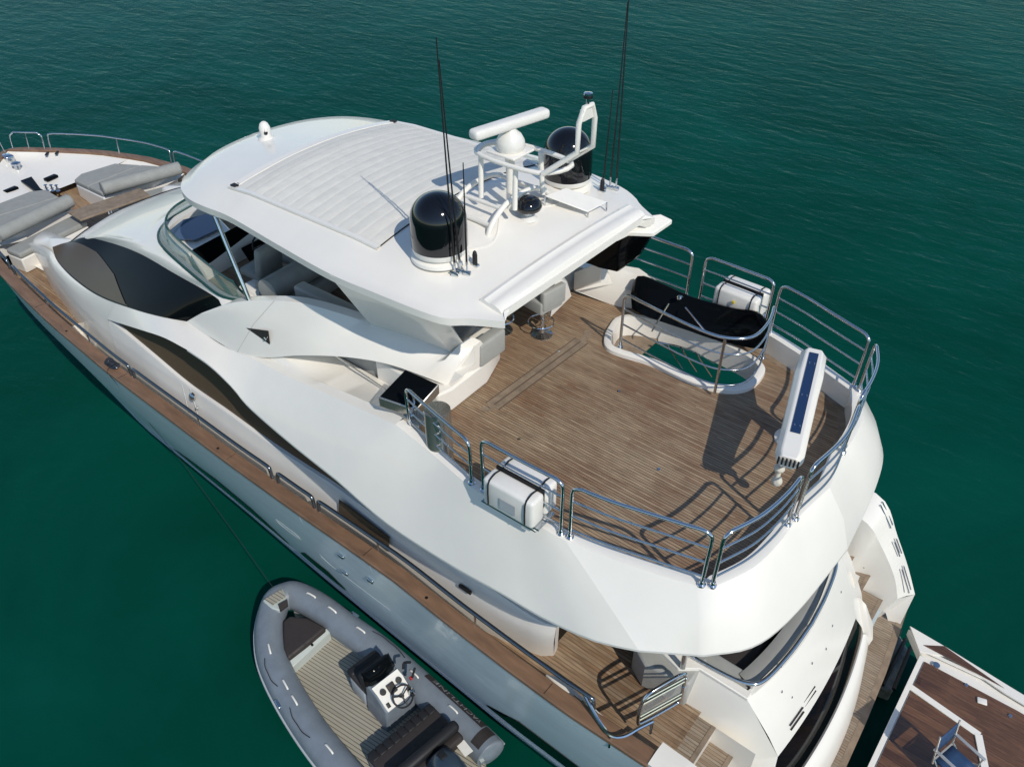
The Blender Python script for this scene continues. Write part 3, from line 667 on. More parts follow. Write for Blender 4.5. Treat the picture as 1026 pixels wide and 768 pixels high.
# concentric rings toward the centreline
def roof_ring(t):
    out = []
    for q in loopR:
        x = q.x; cxx = min(max(x, 5.4), 9.8); p = V((q.x+(cxx-q.x)*t, q.y*(1-t), 0)); 
        p.z = q.z + (zr(p.x, p.y)-q.z)*min(1, t*6); out.append(p)
    return out
mb = MB(); mb.grid([[q+V((0, 0, -.14)) + (V((6.5, 0, 0))-V((q.x, q.y, 0))).normalized()*.10 for q in loopR], [q+V((0, 0, -.09)) for q in loopR], loopR]+[roof_ring(t) for t in (.03, .08, .17, .3, .45, .6, .75, .9, 1.0)], cu=True)
mb.build('hardtop', GEL, yacht, smooth=32)
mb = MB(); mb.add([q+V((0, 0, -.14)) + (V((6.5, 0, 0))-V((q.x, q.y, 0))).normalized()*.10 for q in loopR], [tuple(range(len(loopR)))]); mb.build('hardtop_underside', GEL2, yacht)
# gutter moulding along the aft edge
ga, gb_ = RF(497, 296, .03), RF(648, 201, .03)
mb = MB(); xg = AFX+.01
mb.grid([[V((xg+.02+dx, y_, 6.85+dz+(.05*(1-(y_/1.5)**2) if dz > 0 else 0))) for y_ in np.linspace(1.48, -1.48, 14)] for dx, dz in ((.30, .01), (.28, .045), (.23, .055), (.19, .035), (.14, .03), (.10, .04), (.02, .01), (-.02, -.03), (-.02, -.10), (.25, -.10))], cv=True)
for k_ in (0, 13): mb.f.append(tuple(i*14+k_ for i in range(10)))
mb.build('aft_gutter', GEL, yacht, smooth=35)
# fabric sliding roof: shallow ridges across
fp = [RF(232, 187), RF(385, 127), RF(478, 150), RF(380, 248)]
x0, x1 = (fp[0].x+fp[1].x)/2, fp[3].x
mb = MB(); nx = 150; rows = []
for i in range(nx+1):
    x = x0+(x1-x0)*i/nx; ph = i/nx*15
    rise = .006*(abs(math.sin(ph*math.pi))**.4)
    rows.append([V((x, y_, zr(x, y_)+.012+rise*(1 if abs(y_) < 1.45 else .4)+.0015*math.sin(7*y_+i*.45)*math.cos(5*x))) for y_ in np.linspace(1.50, -1.50, 40)])
mb.grid(rows); mb.build('fabric_roof', CANVAS, yacht, smooth=60)
for yy in (1.53, -1.53):
    mb = MB(); mb.grid([[V((x, yy+d, zr(x, yy)+h)) for x in np.linspace(x0+.1, x1-.02, 30)] for d, h in ((-.03, .0), (-.03, .03), (.03, .03), (.03, .0))]); mb.build('roof_track', GEL, yacht)
mb = MB(); mb.grid([[V((x0+dx, y_, zr(x0, y_)+h)) for y_ in np.linspace(1.52, -1.52, 20)] for dx, h in ((-.02, 0), (-.02, .028), (.09, .028), (.1, 0))]); mb.build('roof_track', GEL, yacht)
for yy in (1.5, -1.5):
    mb = MB(); mb.box((x0+.02, yy, zr(x0, yy)+.03), (.10, .07, .025)); mb.box((x0+.02, yy*.93, zr(x0, yy)+.03), (.04, .1, .02)); mb.build('track_end', BLK, yacht)
mb = MB(); mb.tube([V((x1, y_, zr(x1, y_)+.01)) for y_ in np.linspace(1.5, -1.5, 16)], .008, 5, 0); mb.build('roof_seam', BLK, yacht)
# legs of the hardtop
for sgn in (1, -1):
    mm = (lambda q: q) if sgn == 1 else mir
    t1, t2 = Z(330, 276, 6.82), Z(421, 313, 6.80); t3 = Z(447, 320, 6.76)
    f1, f2, f3 = Y(372, 326, 1.46), Y(452.5, 353, 1.12), X(464, 343, 5.78)
    mb = MB(); inn_ = V((0.0, -.16, 0))
    ring_t = [t1, t2, t3, t3+V((.1, -.10, 0)), t1+V((.1, -.2, -.03))]; ring_b = [f1, f2, f3, f3+V((.15, -.10, -.05)), f1+V((.1, -.2, -.05))]
    mid = [a.lerp(b, .5) for a, b in zip(ring_t, ring_b)]
    mb.grid([[mm(q) for q in r] for r in (ring_t, mid, ring_b)], cu=True)
    mb.f.append(tuple(range(5))); mb.f.append(tuple(range(10, 15)))
    mb.build('hardtop_leg', GEL, yacht, smooth=20)
# starboard leg as seen from inboard: dark glazed panel and outer fin
mb = MB(); pq = [(585, 262), (628, 233), (653, 234), (640, 255), (618, 272), (600, 268)]
mb.prism([Z(*pq[0], 5.9), Z(*pq[1], 6.6), Z(*pq[2], 6.6), Z(*pq[3], 6.2), Z(*pq[4], 5.75), Z(*pq[5], 5.8)], (0, -.06, -.02)); mb.build('leg_glass', GLASS, yacht)
mb = MB(); mb.prism([Z(662, 214, 6.75), Z(674, 220, 6.68), Z(655, 233, 6.62), Z(630, 232, 6.62), Z(618, 238, 6.62), Z(640, 217, 6.72)], (0, 0, -.07)); mb.build('leg_fin', GEL, yacht, bevel=.015)
mb = MB(); mb.prism([Z(575, 272, 5.3), Z(603, 262, 5.75), Z(640, 268, 5.4), Z(662, 283, 5.25), Z(642, 292, 5.22), Z(620, 289, 5.22)], (0, 0, -.34)); mb.build('leg_plinth', GEL, yacht, bevel=.02)

# strut to the hardtop
mb = MB(); mb.tube([Z(214, 213, 6.62), Z(233, 260, 6.02), Y(251, 304, 1.86)], .034, 12, 0); mb.build('hardtop_strut', STEEL, yacht)
mb = MB(); mb.tube([mir(Z(214, 213, 6.62)), mir(Y(251, 304, 1.86))], .034, 12, 0); mb.build('hardtop_strut', STEEL, yacht)

# ---- things on the hardtop
def sat_dome(u, v, name='satellite_dome'):
    p = RF(u, v); p.y = 1.20 if p.y > 0 else -1.30; p.x = 5.9; z = zr(p.x, p.y)
    e = MB(); e.lathe((p.x, p.y, z-.03), [(.345, 0), (.34, .035), (.29, .05), (.26, .07)], 40); b = e.build('dome_plinth', GEL, yacht, smooth=40)
    e = MB(); r = .328; e.lathe((p.x, p.y, z), [(.25, .03), (.27, .04), (.31, .055), (.325, .10), (.327, .125)], 48); e.build('dome_skirt', PLAST, b)
    e = MB(); prof = [(r-.003, .12), (r, .13), (r*1.0, .32), (r*.985, .45)] + [(r*.985*math.cos(t), .45+.31*math.sin(t)) for t in np.linspace(.06, math.pi/2, 16)]; e.lathe((p.x, p.y, z), prof, 56); e.build('dome_cover', BLACK, b, smooth=50)
sat_dome(440, 250); sat_dome(571, 182)
def gps(u, v, r, h, m, name):
    p = RF(u, v); e = MB(); e.lathe(p-V((0, 0, .01)), [(r*.35, 0), (r*.35, h*.45), (r*.95, h*.5), (r, h*.62), (r*.93, h*.8), (r*.6, h*.96), (.002, h)], 32); e.build(name, m, yacht, smooth=40)
p = RF(529, 218); e = MB(); e.lathe(p-V((0, 0, .01)), [(.13, 0), (.11, .02), (.05, .05), (.05, .12)], 24); e.build('tv_dome_foot', PLAST, yacht)
e = MB(); e.lathe(p+V((0, 0, .10)), [(.06, 0), (.155, .02), (.175, .06), (.172, .09), (.13, .15), (.07, .175), (.002, .182)], 36); e.build('tv_dome', BLACK, yacht, smooth=50)
# night-vision camera on the forward edge
p = RF(267, 139); e = MB(); e.lathe(p-V((0, 0, .01)), [(.13, 0), (.12, .02), (.085, .05), (.08, .10)], 24); b_ = e.build('camera_base', PLAST, yacht)
e = MB(); e.lathe(p+V((0, 0, .06)), [(.075, 0), (.085, .06), (.085, .12), (.06, .18), (.03, .205), (.001, .21)], 24); e.box(p+V((-.07, .03, .16)), (.04, .05, .05), None, .01); e.build('camera_head', PLAST, b_)
e = MB(); e.lathe(p+V((-.078, .045, .12)), [(.03, 0), (.001, .012)], 12, axis=(-1, .5, 0)); e.build('camera_lens', BLACK, b_)
# radar mast
def RP(u, v, y, m=None): return Y(u, v, y)
T1 = Y(484, 152, .12); T2 = Y(547, 172, .12); T3 = Y(555, 157, -.28); T4 = Y(492, 148, -.24)
zt = 7.84
MX = len(bpy.data.objects)
corner = [V((6.35, .24, zt)), V((5.42, .24, zt)), V((5.30, -.24, zt)), V((6.3, -.24, zt))]
e = MB(); e.tube(corner, .029, 10, 5, closed=True); e.tube([corner[0], V((6.42, 0, zt)), corner[3]], .029, 10, 3)
for (x, y_, z_) in ((6.28, .24, zt), (6.28, -.24, zt), (5.75, .24, zt), (5.75, -.24, zt)): e.tube([V((x, y_, zt)), V((x-.02, y_*1.15, 7.30))], .032, 8, 0)
e.tube([V((6.02, 0, zt)), V((6.02, 0, 6.98))], .05, 12, 0)
for x in (5.86, 6.5):
    e.tube([V((x, .66, 6.98)), V((x, .55, 7.18)), V((x, .3, 7.33)), V((x, 0, 7.37)), V((x, -.3, 7.33)), V((x, -.55, 7.18)), V((x, -.66, 6.98))], .034, 8, 5)
for y_, z_ in ((.56, 7.16), (.36, 7.3), (-.36, 7.3), (-.56, 7.16)): e.tube([V((5.86, y_, z_)), V((6.5, y_, z_))], .026, 8, 0)
e.build('radar_frame', GEL, yacht, smooth=60)
e = MB(); e.box((6.02, 0, zt+.03), (.42, .40, .03), None, .01); e.build('radar_shelf', GEL, yacht)
e = MB(); e.lathe((6.02, 0, zt+.045), [(.16, 0), (.18, .04), (.17, .12), (.13, .19), (.07, .24), (.06, .28)], 20); b_ = e.build('radar_pedestal', PLAST, yacht, smooth=40)
r0 = Z(478, 133, 8.05); r1 = Z(544, 112, 8.05); rc = V((6.02, 0, zt+.36)); dr = (r1-r0); dr.z = 0; dr.normalize(); L = .57
e = MB(); e.box(rc, (L*2, .17, .12), Matrix.Rotation(math.atan2(dr.y, dr.x), 3, 'Z'), .045); e.build('radar_antenna', PLAST, b_, smooth=50)
# raised light mast of bent tube
e = MB(); pA = V((5.36, .24, zt)); pB = V((5.36, -.24, zt)); 
L1, L2 = V((4.98, .12, 8.16)), V((4.95, -.14, 8.16))
e.tube([pA, L1, L1+V((0, 0, .32)), V((4.96, .06, 8.64)), V((4.95, -.07, 8.64)), L2+V((0, 0, .32)), L2, pB], .032, 10, 0)
e.prism([L1.lerp(pA, .15), L1.lerp(pA, .6), L2.lerp(pB, .6), L2.lerp(pB, .15)], (0, 0, .02)); e.box(V((4.965, -.005, 8.56)), (.05, .2, .12)); e.build('light_mast', GEL, yacht, smooth=50)
e = MB(); e.lathe((4.96, 0, 8.67), [(.02, 0), (.02, .05), (.05, .06), (.05, .11), (.002, .12)], 16); e.build('masthead_light', STEEL, yacht)
e = MB(); e.lathe((4.96, 0, 8.73), [(.052, 0), (.052, .03)], 16); e.build('lamp_ring', BLK, yacht)
# horns
for yy in (.1, -.08):
    e = MB(); e.lathe((6.6, yy, 7.1), [(.05, 0), (.035, .03), (.02, .12), (.02, .28), (.03, .3)], 14, axis=(-1, .05, 0)); e.build('horn', PLAST, yacht)
for o in C.objects:
    if o.name.split('.')[0] in ('radar_frame', 'radar_shelf', 'radar_pedestal', 'light_mast', 'masthead_light', 'lamp_ring', 'radar_antenna') and o.parent:
        for v in o.data.vertices: v.co += Vector((-.14, -.07, 0))*S
# flat hatch panel propped on the roof
hp = [RF(546, 197, .10), RF(567, 189, .16), RF(608, 203, .12), RF(589, 213, .06)]
e = MB(); e.prism(hp, (0, 0, .015)); hpo = e.build('flat_antenna_panel', PLAST, yacht, bevel=.006)
e = MB()
for q in hp: e.tube([V((q.x, q.y, q.z)), V((q.x, q.y, q.z-.16))], .012, 6, 0)
e.build('panel_foot', STEEL, hpo)
# whip antennas
def whip(base, top_px, r0=.013, dark=True, h=None):
    b = RF(*base); lo = 0
    # height so that the tip sits on the sight line with the observed lean
    best = min(np.arange(.3, 4.5, .02), key=lambda k: abs(_pv(b+V((0, 0, k)))[1]-top_px[1]))
    tp = Z(top_px[0], top_px[1], b.z+best)
    e = MB(); e.tube([b+V((0, 0, .13)).lerp(tp-b, .0), b.lerp(tp, .5), tp], lambda t: r0*(1-.55*t), 7, 4)
    o = e.build('whip_antenna', BLK, yacht)
    e = MB(); e.tube([b+V((.04, .03, 0)), b+V((0, 0, .02)), b+V((0, 0, .17))], .013, 7, 0); e.box(b+V((0, 0, .02)), (.09, .05, .04), Matrix.Rotation(.5, 3, 'Z'), .008); e.tube([b+V((-.05, 0, .02)), b+V((.05, .03, .05))], .012, 6, 0); e.build('antenna_mount', STEEL, o)
def _pv(p):
    d = np.array(p)-CAM; c = AX*d[0]+AY*d[1]+AU*d[2]; return CX+F*c[0]/c[2], CY-F*c[1]/c[2]
for b_, t_ in (((456, 276), (437, 37)), ((461, 273), (440, 60)), ((468, 275), (464, 163))): whip(b_, t_)
for b_, t_ in (((604, 190), (614, 90)), ((611, 189), (629, 2)), ((617, 190), (631, -15))): whip(b_, t_)
for u, v in ((476, 266), (603, 192)):
    b = RF(u, v); e = MB(); e.lathe(b, [(.028, 0), (.03, .03), (.03, .14), (.02, .18), (.001, .20)], 12); o = e.build('stub_antenna', BLK, yacht, smooth=40)
    e = MB(); e.box(b+V((0, 0, .01)), (.10, .06, .03), None, .008); e.build('antenna_mount', STEEL, o)

# ---- stainless guard rails of the flybridge
def rail_section(base, h=.76, n=3, lean=.015, name='guard_rail', r=.021, endr=.10, low=.16):
    """base: polyline on the coaming; makes posts, a top tube with rounded ends and inner bars as one railing"""
    p = spline([V(q) for q in base], 6) if len(base) > 2 else [V(base[0]), V(base[0]).lerp(V(base[1]), .33), V(base[0]).lerp(V(base[1]), .66), V(base[1])]
    cen = V((3.6, 0, p[0].z))
    def up(q, k):
        o = V((q.x-cen.x, q.y, 0)).normalized() if abs(q.x) < 9 else V((0, 0, 0)); return q+V((0, 0, k))+o*lean*k/h
    e = MB(); d0 = (p[1]-p[0]).normalized(); d1 = (p[-2]-p[-1]).normalized()
    tops = [up(q, h) for q in p]
    path = [up(p[0], 0), up(p[0], h*.5), up(p[0], h-endr), up(p[0], h-endr*.3)+d0*endr*.3, up(p[0], h)+d0*endr] + tops[2:-2] + [up(p[-1], h)+d1*endr, up(p[-1], h-endr*.3)+d1*endr*.3, up(p[-1], h-endr), up(p[-1], h*.5), up(p[-1], 0)]
    e.tube(path, r, 10, 3); o = e.build(name, STEEL, yacht, smooth=60)
    e = MB()
    for k in range(n):
        z_ = low*h+(h*(1-low))*k/n; e.tube([up(q, z_) for q in p], .0125, 7, 0)
    e.build('rail_bar', STEEL, o, smooth=60)
    for q in (p[0], p[-1]):
        e = MB(); e.lathe(q-V((0, 0, .01)), [(.045, 0), (.045, .02), (.03, .035), (.028, .07)], 14); e.build('rail_foot', STEEL, o)
    return o
def onk(u, v): q = Z(u, v, 5.21); return q
k1 = [onk(407, 428), onk(430, 450), onk(469, 485)]
k2 = [onk(481, 492), onk(520, 515), onk(560, 537)]
k3 = [onk(569, 541), onk(605, 556), onk(640, 568), onk(704, 589)]
k4 = [onk(715, 590), onk(750, 571), onk(775, 549), onk(792, 528)]
k4[0].z = 5.21
k5a = onk(798, 522)
for l_ in (k1, k2, k3, k4):
    for q in l_:
        q += (V((3.6, 0, q.z))-q).normalized()*.05
def sect(l_, sgn, **kw): rail_section([q if sgn == 1 else mir(q) for q in l_], **kw)
sect(k1, 1, h=.62); sect(k2, 1); sect(k3, 1); sect(k4, 1)
mid5 = [V((k5a.x+.03, k5a.y-.03, 5.21)), V((1.30, 0, 5.21)), mir(V((k5a.x+.03, k5a.y-.03, 5.21)))]
rail_section(mid5)
sect(k4, -1); sect(k3, -1); sect(k2, -1)
rail_section([V((4.45, -2.44, 5.21)), V((5.2, -2.44, 5.21)), V((6.1, -2.4, 5.21))])
# stair opening rail
rb = [Z(621, 347, ZF+.07), Z(655, 366, ZF+.07), Z(690, 384, ZF+.07), Z(716, 393, ZF+.07), Z(742, 392, ZF+.07), Z(758, 376, ZF+.07), Z(764, 358, ZF+.07)]
lean0 = rail_section(rb, h=.88, lean=0.0, n=3, name='stair_rail', r=.021)
e = MB(); q = Z(716, 393, ZF+.07); e.tube([q, q+V((0, 0, .86))], .02, 8, 0); e.build('rail_post', STEEL, lean0)

# ---- black hinged lid standing beside the stairs
lid_b = [Y(633, 309, -1.82), Y(645, 316, -1.80), Y(665, 323, -1.86), Y(689, 331, -1.95), Y(712, 339, -2.02), Y(736, 345, -2.06), Y(755, 349, -2.06), Y(766, 349, -2.05)]
lid_t = [Y(634, 284, -2.05), Y(641, 276, -2.08), Y(665, 285, -2.15), Y(689, 296, -2.22), Y(712, 303, -2.26), Y(736, 309, -2.26), Y(757, 312, -2.24), Y(769, 323, -2.18)]
lb, lt = resample(lid_b, 30), resample(lid_t, 30)
e = MB(); bulge = [a.lerp(b, .5)+V((0, .05, .05)) for a, b in zip(lb, lt)]
back = [q+V((0, -.05, -.02)) for q in lt]; bk2 = [q+V((0, -.05, -.02)) for q in lb]
e.grid([lb, bulge, lt, back, bk2], cv=True); e.f.append(tuple(i*30 for i in range(5))); e.f.append(tuple(i*30+29 for i in range(5)))
lid = e.build('stair_lid', GLASS, yacht, smooth=50)
e = MB()
for a, b in (((670, 304), (653, 332)), ((687, 308), (707, 332))): e.tube([Y(*a, -1.93), Y(*b, -1.62)], .012, 6, 0)
e.build('lid_strut', STEEL, lid)
e = MB(); e.lathe(Y(681, 298, -2.0), [(.035, -.04), (.035, .02), (.02, .03)], 10, axis=(0, 1, .5)); e.build('lid_latch', STEEL, lid)

# ---- deck crane / passerelle column lying stowed
cz = 5.98
ca, cb = Z(817, 349, cz), Z(791, 458, cz-.12)
tdir = (cb-ca).normalized(); sd = V((-tdir.y, tdir.x, 0)).normalized(); upn = tdir.cross(sd).normalized()
if upn.z < 0: upn = -upn
def crow(p, hw_, h): return [p+sd*hw_*.62+V((0, 0, 0)), p+sd*hw_-upn*.06, p+sd*hw_-upn*(h*.55), p+sd*hw_*.5-upn*h, p-sd*hw_*.5-upn*h, p-sd*hw_-upn*(h*.55), p-sd*hw_-upn*.06, p-sd*hw_*.62]
Lc = (cb-ca).length
e = MB(); rows = [crow(ca+tdir*.0, .12, .2), crow(ca+tdir*.05, .15, .26), crow(ca+tdir*.45, .165, .40), crow(ca+tdir*.8, .155, .34), crow(ca+tdir*(Lc-.5), .15, .24), crow(ca+tdir*(Lc-.1), .15, .22), crow(ca+tdir*Lc, .12, .17)]
e.grid(rows, cu=True); e.f.append(tuple(range(8))); e.f.append(tuple(range(48, 56)))
crane = e.build('deck_crane', GEL, yacht, smooth=40, bevel=.012)
e = MB(); s0_, s1_ = ca+tdir*.1+upn*.004, ca+tdir*(Lc*.80)+upn*.004; e.prism([s0_+sd*.052, s1_+sd*.052, s1_-sd*.052, s0_-sd*.052], upn*.006); e.build('crane_tread', NAVY, crane)
e = MB()
for t in (.16, .47, .74):
    for k in (-.028, .028): e.lathe(ca+tdir*Lc*t+sd*k+upn*.008, [(.011, 0), (.011, .008), (.001, .01)], 8, axis=tuple(upn))
e.build('crane_bolt', STEEL, crane)
e = MB()
for k in np.linspace(-.1, .1, 6): e.box(cb+tdir*.03+sd*k-upn*.05, (.02, .02, .09), Matrix.Rotation(math.atan2(sd.y, sd.x), 3, 'Z'), .004)
e.build('crane_sheave', BLK, crane)
e = MB(); cc = ca+tdir*.5-upn*.3; e.lathe((cc.x, cc.y, ZF), [(.20, 0), (.20, .03), (.14, .06), (.13, .9)], 24); e.build('crane_column', GEL, crane, smooth=40)
hk = Z(779, 478, 5.35)
e = MB(); e.tube([cb-upn*.12, V((hk.x, hk.y, 5.5))], .012, 6, 0); e.tube([V((hk.x, hk.y, 5.52)), V((hk.x+.01, hk.y, 5.45)), V((hk.x-.01, hk.y+.02, 5.36)), V((hk.x, hk.y, 5.27))], lambda t: .045+.018*math.sin(t*9), 10, 4); hko = e.build('wrapped_hook', CLOTH, crane, smooth=60)

# ---- steel cylinder locker and the tilted black panel (port side of the flybridge)
p = Z(442, 463, ZF)
e = MB(); e.lathe(p, [(.17, 0), (.17, .03), (.155, .05), (.155, .80), (.15, .82)], 40); cyl = e.build('steel_cylinder', STEELB, yacht, smooth=40)
e = MB(); e.lathe(p+V((0, 0, .821)), [(.152, 0), (.152, .012), (.14, .018), (.001, .018)], 40); e.build('cylinder_lid', STEELB, cyl, smooth=40)
e = MB(); e.box(p+V((.0, -.16, .08)), (.05, .04, .1), None, .01); e.build('cylinder_latch', BLK, cyl)
pq = [Z(406, 370, 5.70), Z(440, 385, 5.62), Z(417, 411, 5.42), Z(379, 398, 5.52)]
e = MB(); e.prism(pq, (0, 0, -.14)); ck_ = e.build('grill_cabinet', STEELB, yacht, bevel=.01)
c_ = sum(pq, V((0, 0, 0)))/4
e = MB(); e.prism([c_+(q-c_)*.93+V((0, 0, .004)) for q in pq], (0, 0, .01)); e.build('grill_lid', GLASS, ck_)
e = MB(); q1_ = c_.lerp(pq[2], .35)+V((0, 0, .05)); e.tube([q1_, q1_+V((-.14, .1, .02)), q1_+V((-.2, .22, -.1))], .014, 6, 3); e.build('grill_tap', STEEL, ck_)
e = MB(); e.box((5.6, 2.1, 5.1), (.3, .2, .45), None, .03); e.build('grill_pedestal', STEELB, yacht)

# bar stools
def stool(p, rz=0):
    e = MB(); e.lathe(p, [(.16, 0), (.16, .015), (.10, .03), (.04, .05), (.035, .07), (.035, .52)], 24); o = e.build('bar_stool', STEEL, yacht, smooth=35)
    e = MB(); e.box(p+V((.02, 0, .60)), (.42, .44, .20), Matrix.Rotation(rz, 3, 'Z'), .03); e.box(p+V((-.17, 0, .72)), (.10, .44, .3), Matrix.Rotation(rz, 3, 'Z'), .03); e.build('stool_seat', GREYD, o, smooth=40)
    e = MB(); e.tube([p+V((.19*math.cos(t)+.02, .19*math.sin(t), .22)) for t in np.linspace(0, 2*math.pi, 17)[:-1]], .011, 6, 0, closed=True)
    for a in (0, 2.1, 4.2): e.tube([p+V((0, 0, .22)), p+V((.19*math.cos(a)+.02, .19*math.sin(a), .22))], .008, 5, 0)
    e.build('stool_footring', STEEL, o)
stool(Z(543, 335, ZF), R(-8)); stool(Z(503, 331, ZF), R(6))

# ---- low handrails on the cap
def cap_rail_seg(xa, xb, mids=(), h=.20):
    def q(x, k=0): return V((x, yg(x)-.20, zg(x)+.03+k))
    L = xa-xb; nn_ = max(4, int(L*3)); xsx = np.linspace(xa, xb, nn_)
    path = [q(xa), q(xa-.01, h*.75), q(xa-.06, h)] + [q(x, h) for x in xsx[1:-1]] + [q(xb+.06, h), q(xb+.01, h*.75), q(xb)]
    e = MB(); e.tube(path, .028, 8, 2); o = e.build('cap_handrail', STEELD, yacht, smooth=60)
    if mids:
        e = MB()
        for x in mids: e.tube([q(x), q(x, h)], .014, 7, 0)
        e.build('handrail_post', STEEL, o)
cap_rail_seg(20.0, 16.6, (18.4,)); cap_rail_seg(16.35, 11.9, (14.9, 13.3)); cap_rail_seg(11.8, 8.15, (9.95,)); cap_rail_seg(8.0, 7.2)
cap_rail_seg(7.1, 2.45, (5.9, 4.2)); 
e = MB(); pr = [V((2.6, yg(2.6)-.2, zg(2.6)+.23)), Z(600, 722, 3.0), Z(612, 736, 3.02), Z(625, 737, 3.04), Z(640, 729, 3.05), Z(654, 722, 3.05)]
e.tube(pr, .022, 8, 4); 
for q in (pr[2], pr[5]): e.tube([q, q-V((0, 0, .26))], .016, 7, 0)
e.build('cap_handrail', STEEL, yacht)
# bow rail, both sides
for sgn in (1, -1):
    for xa, xb in ((21.5, 21.0), (20.9, 18.2), (18.1, 15.4)):
        def q(x, k=0): return V((x, sgn*(yg(x)-.12+k*.1), zg(x)+.03+k))
        h = .40
        if sgn == 1 and xb < 17.5: continue
        e = MB(); xsx = np.linspace(xa, xb, 9); path = [q(xa), q(xa, h-.1), q(xa-.05, h-.02)]+[q(x, h) for x in xsx[1:-1]]+[q(xb+.05, h-.02), q(xb, h-.1), q(xb)]
        e.tube(path, .019, 8, 3); o = e.build('bow_rail', STEEL, yacht, smooth=60)
        e = MB(); xm = (xa+xb)/2; e.tube([q(xm), q(xm, h)], .015, 7, 0); e.build('rail_post', STEEL, o)

# ---- foredeck: sunpads, seats, table, windlass
def poly_pad(pts, th, m, name, bev=.05, par=None):
    e = MB(); e.prism([q-V((0, 0, th)) for q in pts], (0, 0, th)); return e.build(name, m, par or yacht, bevel=bev, seg=3, smooth=50)
zb = 3.62
pad = [Z(74, 180, zb), Z(81, 174, zb), Z(115, 163.5, zb), Z(155, 166, zb), Z(176, 169, zb), Z(102, 193, zb)]
for sgn in (1, -1):
    mm = mir if sgn == 1 else (lambda q: q)
    pp = [mm(q) for q in pad]; a, b, c_, d_, e_, f_ = pp
    poly_pad([q-V((0, 0, .12)) for q in pp], .42, GEL2, 'sunpad_base', .04)
    cA = [a, b, c_, d_.lerp(c_, .35), a.lerp(f_, .5)]; cB = [a.lerp(f_, .505), d_.lerp(c_, .34), d_, e_, f_]
    poly_pad(cA, .11, GREYC, 'sunpad_cushion', .03); poly_pad(cB, .11, GREYC, 'sunpad_cushion', .03)
    r0_, r1_ = mm(V((17.98, -.40, 3.72))), mm(V((17.62, -2.12, 3.72)))
    e = MB(); e.tube([r0_, r0_.lerp(r1_, .03), r0_.lerp(r1_, .5), r0_.lerp(r1_, .97), r1_], lambda t: .15 if .01 < t < .99 else .11, 16, 4); e.build('bolster', GREYC, yacht, smooth=60)
    bs = [mm(q) for q in (V((17.88, -.42, 3.32)), V((17.5, -2.12, 3.32)), V((17.05, -2.05, 3.32)), V((17.35, -.42, 3.32)))]
    poly_pad(bs, .32, GEL2, 'bench_base', .03); poly_pad([q+V((0, 0, .13)) for q in bs], .12, GREYC, 'bench_cushion', .04)
    s2 = [mm(q) for q in (V((16.3, -1.25, 3.5)), V((16.1, -1.75, 3.5)), V((15.85, -1.7, 3.5)), V((16.0, -1.2, 3.5)))]
    poly_pad(s2, .2, GREYC, 'small_seat', .05)
tz = 3.62
e = MB(); e.prism([Z(68, 214, tz), Z(81, 222, tz), Z(151, 197, tz), Z(141, 190, tz)], (0, 0, .045)); tb = e.build('foredeck_table', TEAKM, yacht, bevel=.01)
tc_ = Z(108, 207, tz)
e = MB(); e.lathe((tc_.x, tc_.y, 3.05), [(.12, 0), (.05, .03), (.05, .56)], 16); e.build('table_leg', STEEL, tb)
mb = MB(); mb.grid([[V((18.3, y_, 3.06)) for y_ in (1.9, -1.9)], [V((15.3, y_, 3.06)) for y_ in (1.75, -1.75)]]); mb.build('lounge_floor', GEL, yacht)
mb = MB(); mb.grid([[V((19.9, y_, 3.36)) for y_ in (.55, -.55)], [V((18.6, y_, 3.12)) for y_ in (.42, -.42)], [V((17.2, y_, 3.075)) for y_ in (.42, -.42)]]); mb.build('lounge_teak', TEAKC, yacht)
mb = MB(); mb.prism([Z(21, 182, 3.60), Z(32, 178, 3.60), Z(41, 190, 3.56), Z(50, 195, 3.55), Z(45, 199, 3.55), Z(31, 189, 3.58)], (0, 0, .03)); mb.build('anchor_hatch', GLASS, yacht)
mb = MB(); wz = Z(19, 172, 3.55); mb.lathe(wz, [(.16, 0), (.15, .03), (.07, .06), (.06, .15), (.11, .18), (.11, .22), (.04, .25)], 24); mb.box(wz+V((.18, -.05, .08)), (.2, .14, .14), None, .03); mb.build('windlass', STEEL, yacht, smooth=40)
mb = MB(); wz = Z(8, 158, 3.75); mb.box(wz, (.3, .22, .16), None, .05); mb.build('bow_roller', STEEL, yacht)
for u, v in ((51, 178), (11, 190)):
    mb = MB(); q = Z(u, v, 3.58); mb.box(q, (.14, .3, .06), Matrix.Rotation(R(10), 3, 'Z'), .012); mb.build('deck_hatch', GLASS, yacht)
mb = MB(); q = Z(53, 191, 3.50)
for dx, dy in ((0, 0), (.1, .08), (-.1, -.07)): mb.lathe(q+V((dx, dy, 0)), [(.05, 0), (.02, .03), (.02, .12), (.045, .14), (.001, .16)], 12)
mb.build('bollard', STEEL, yacht)
for u, v in ((47, 154), (57, 153)): 
    mb = MB(); q = Z(u, v, 3.75); mb.box(q, (.2, .06, .03), Matrix.Rotation(R(-40), 3, 'Z'), .01); mb.build('deck_cleat', BLK, yacht)

# cap cleats with rope on the port cap
for (x_,) in ((12.35,),):
    mb = MB(); q = V((x_, yg(x_)-.12, zg(x_)+.04)); mb.box(q+V((0, 0, .03)), (.3, .03, .03), None, .012); mb.box(q+V((.06, 0, .0)), (.03, .03, .05)); mb.box(q+V((-.06, 0, .0)), (.03, .03, .05)); mb.build('deck_cleat', STEEL, yacht)

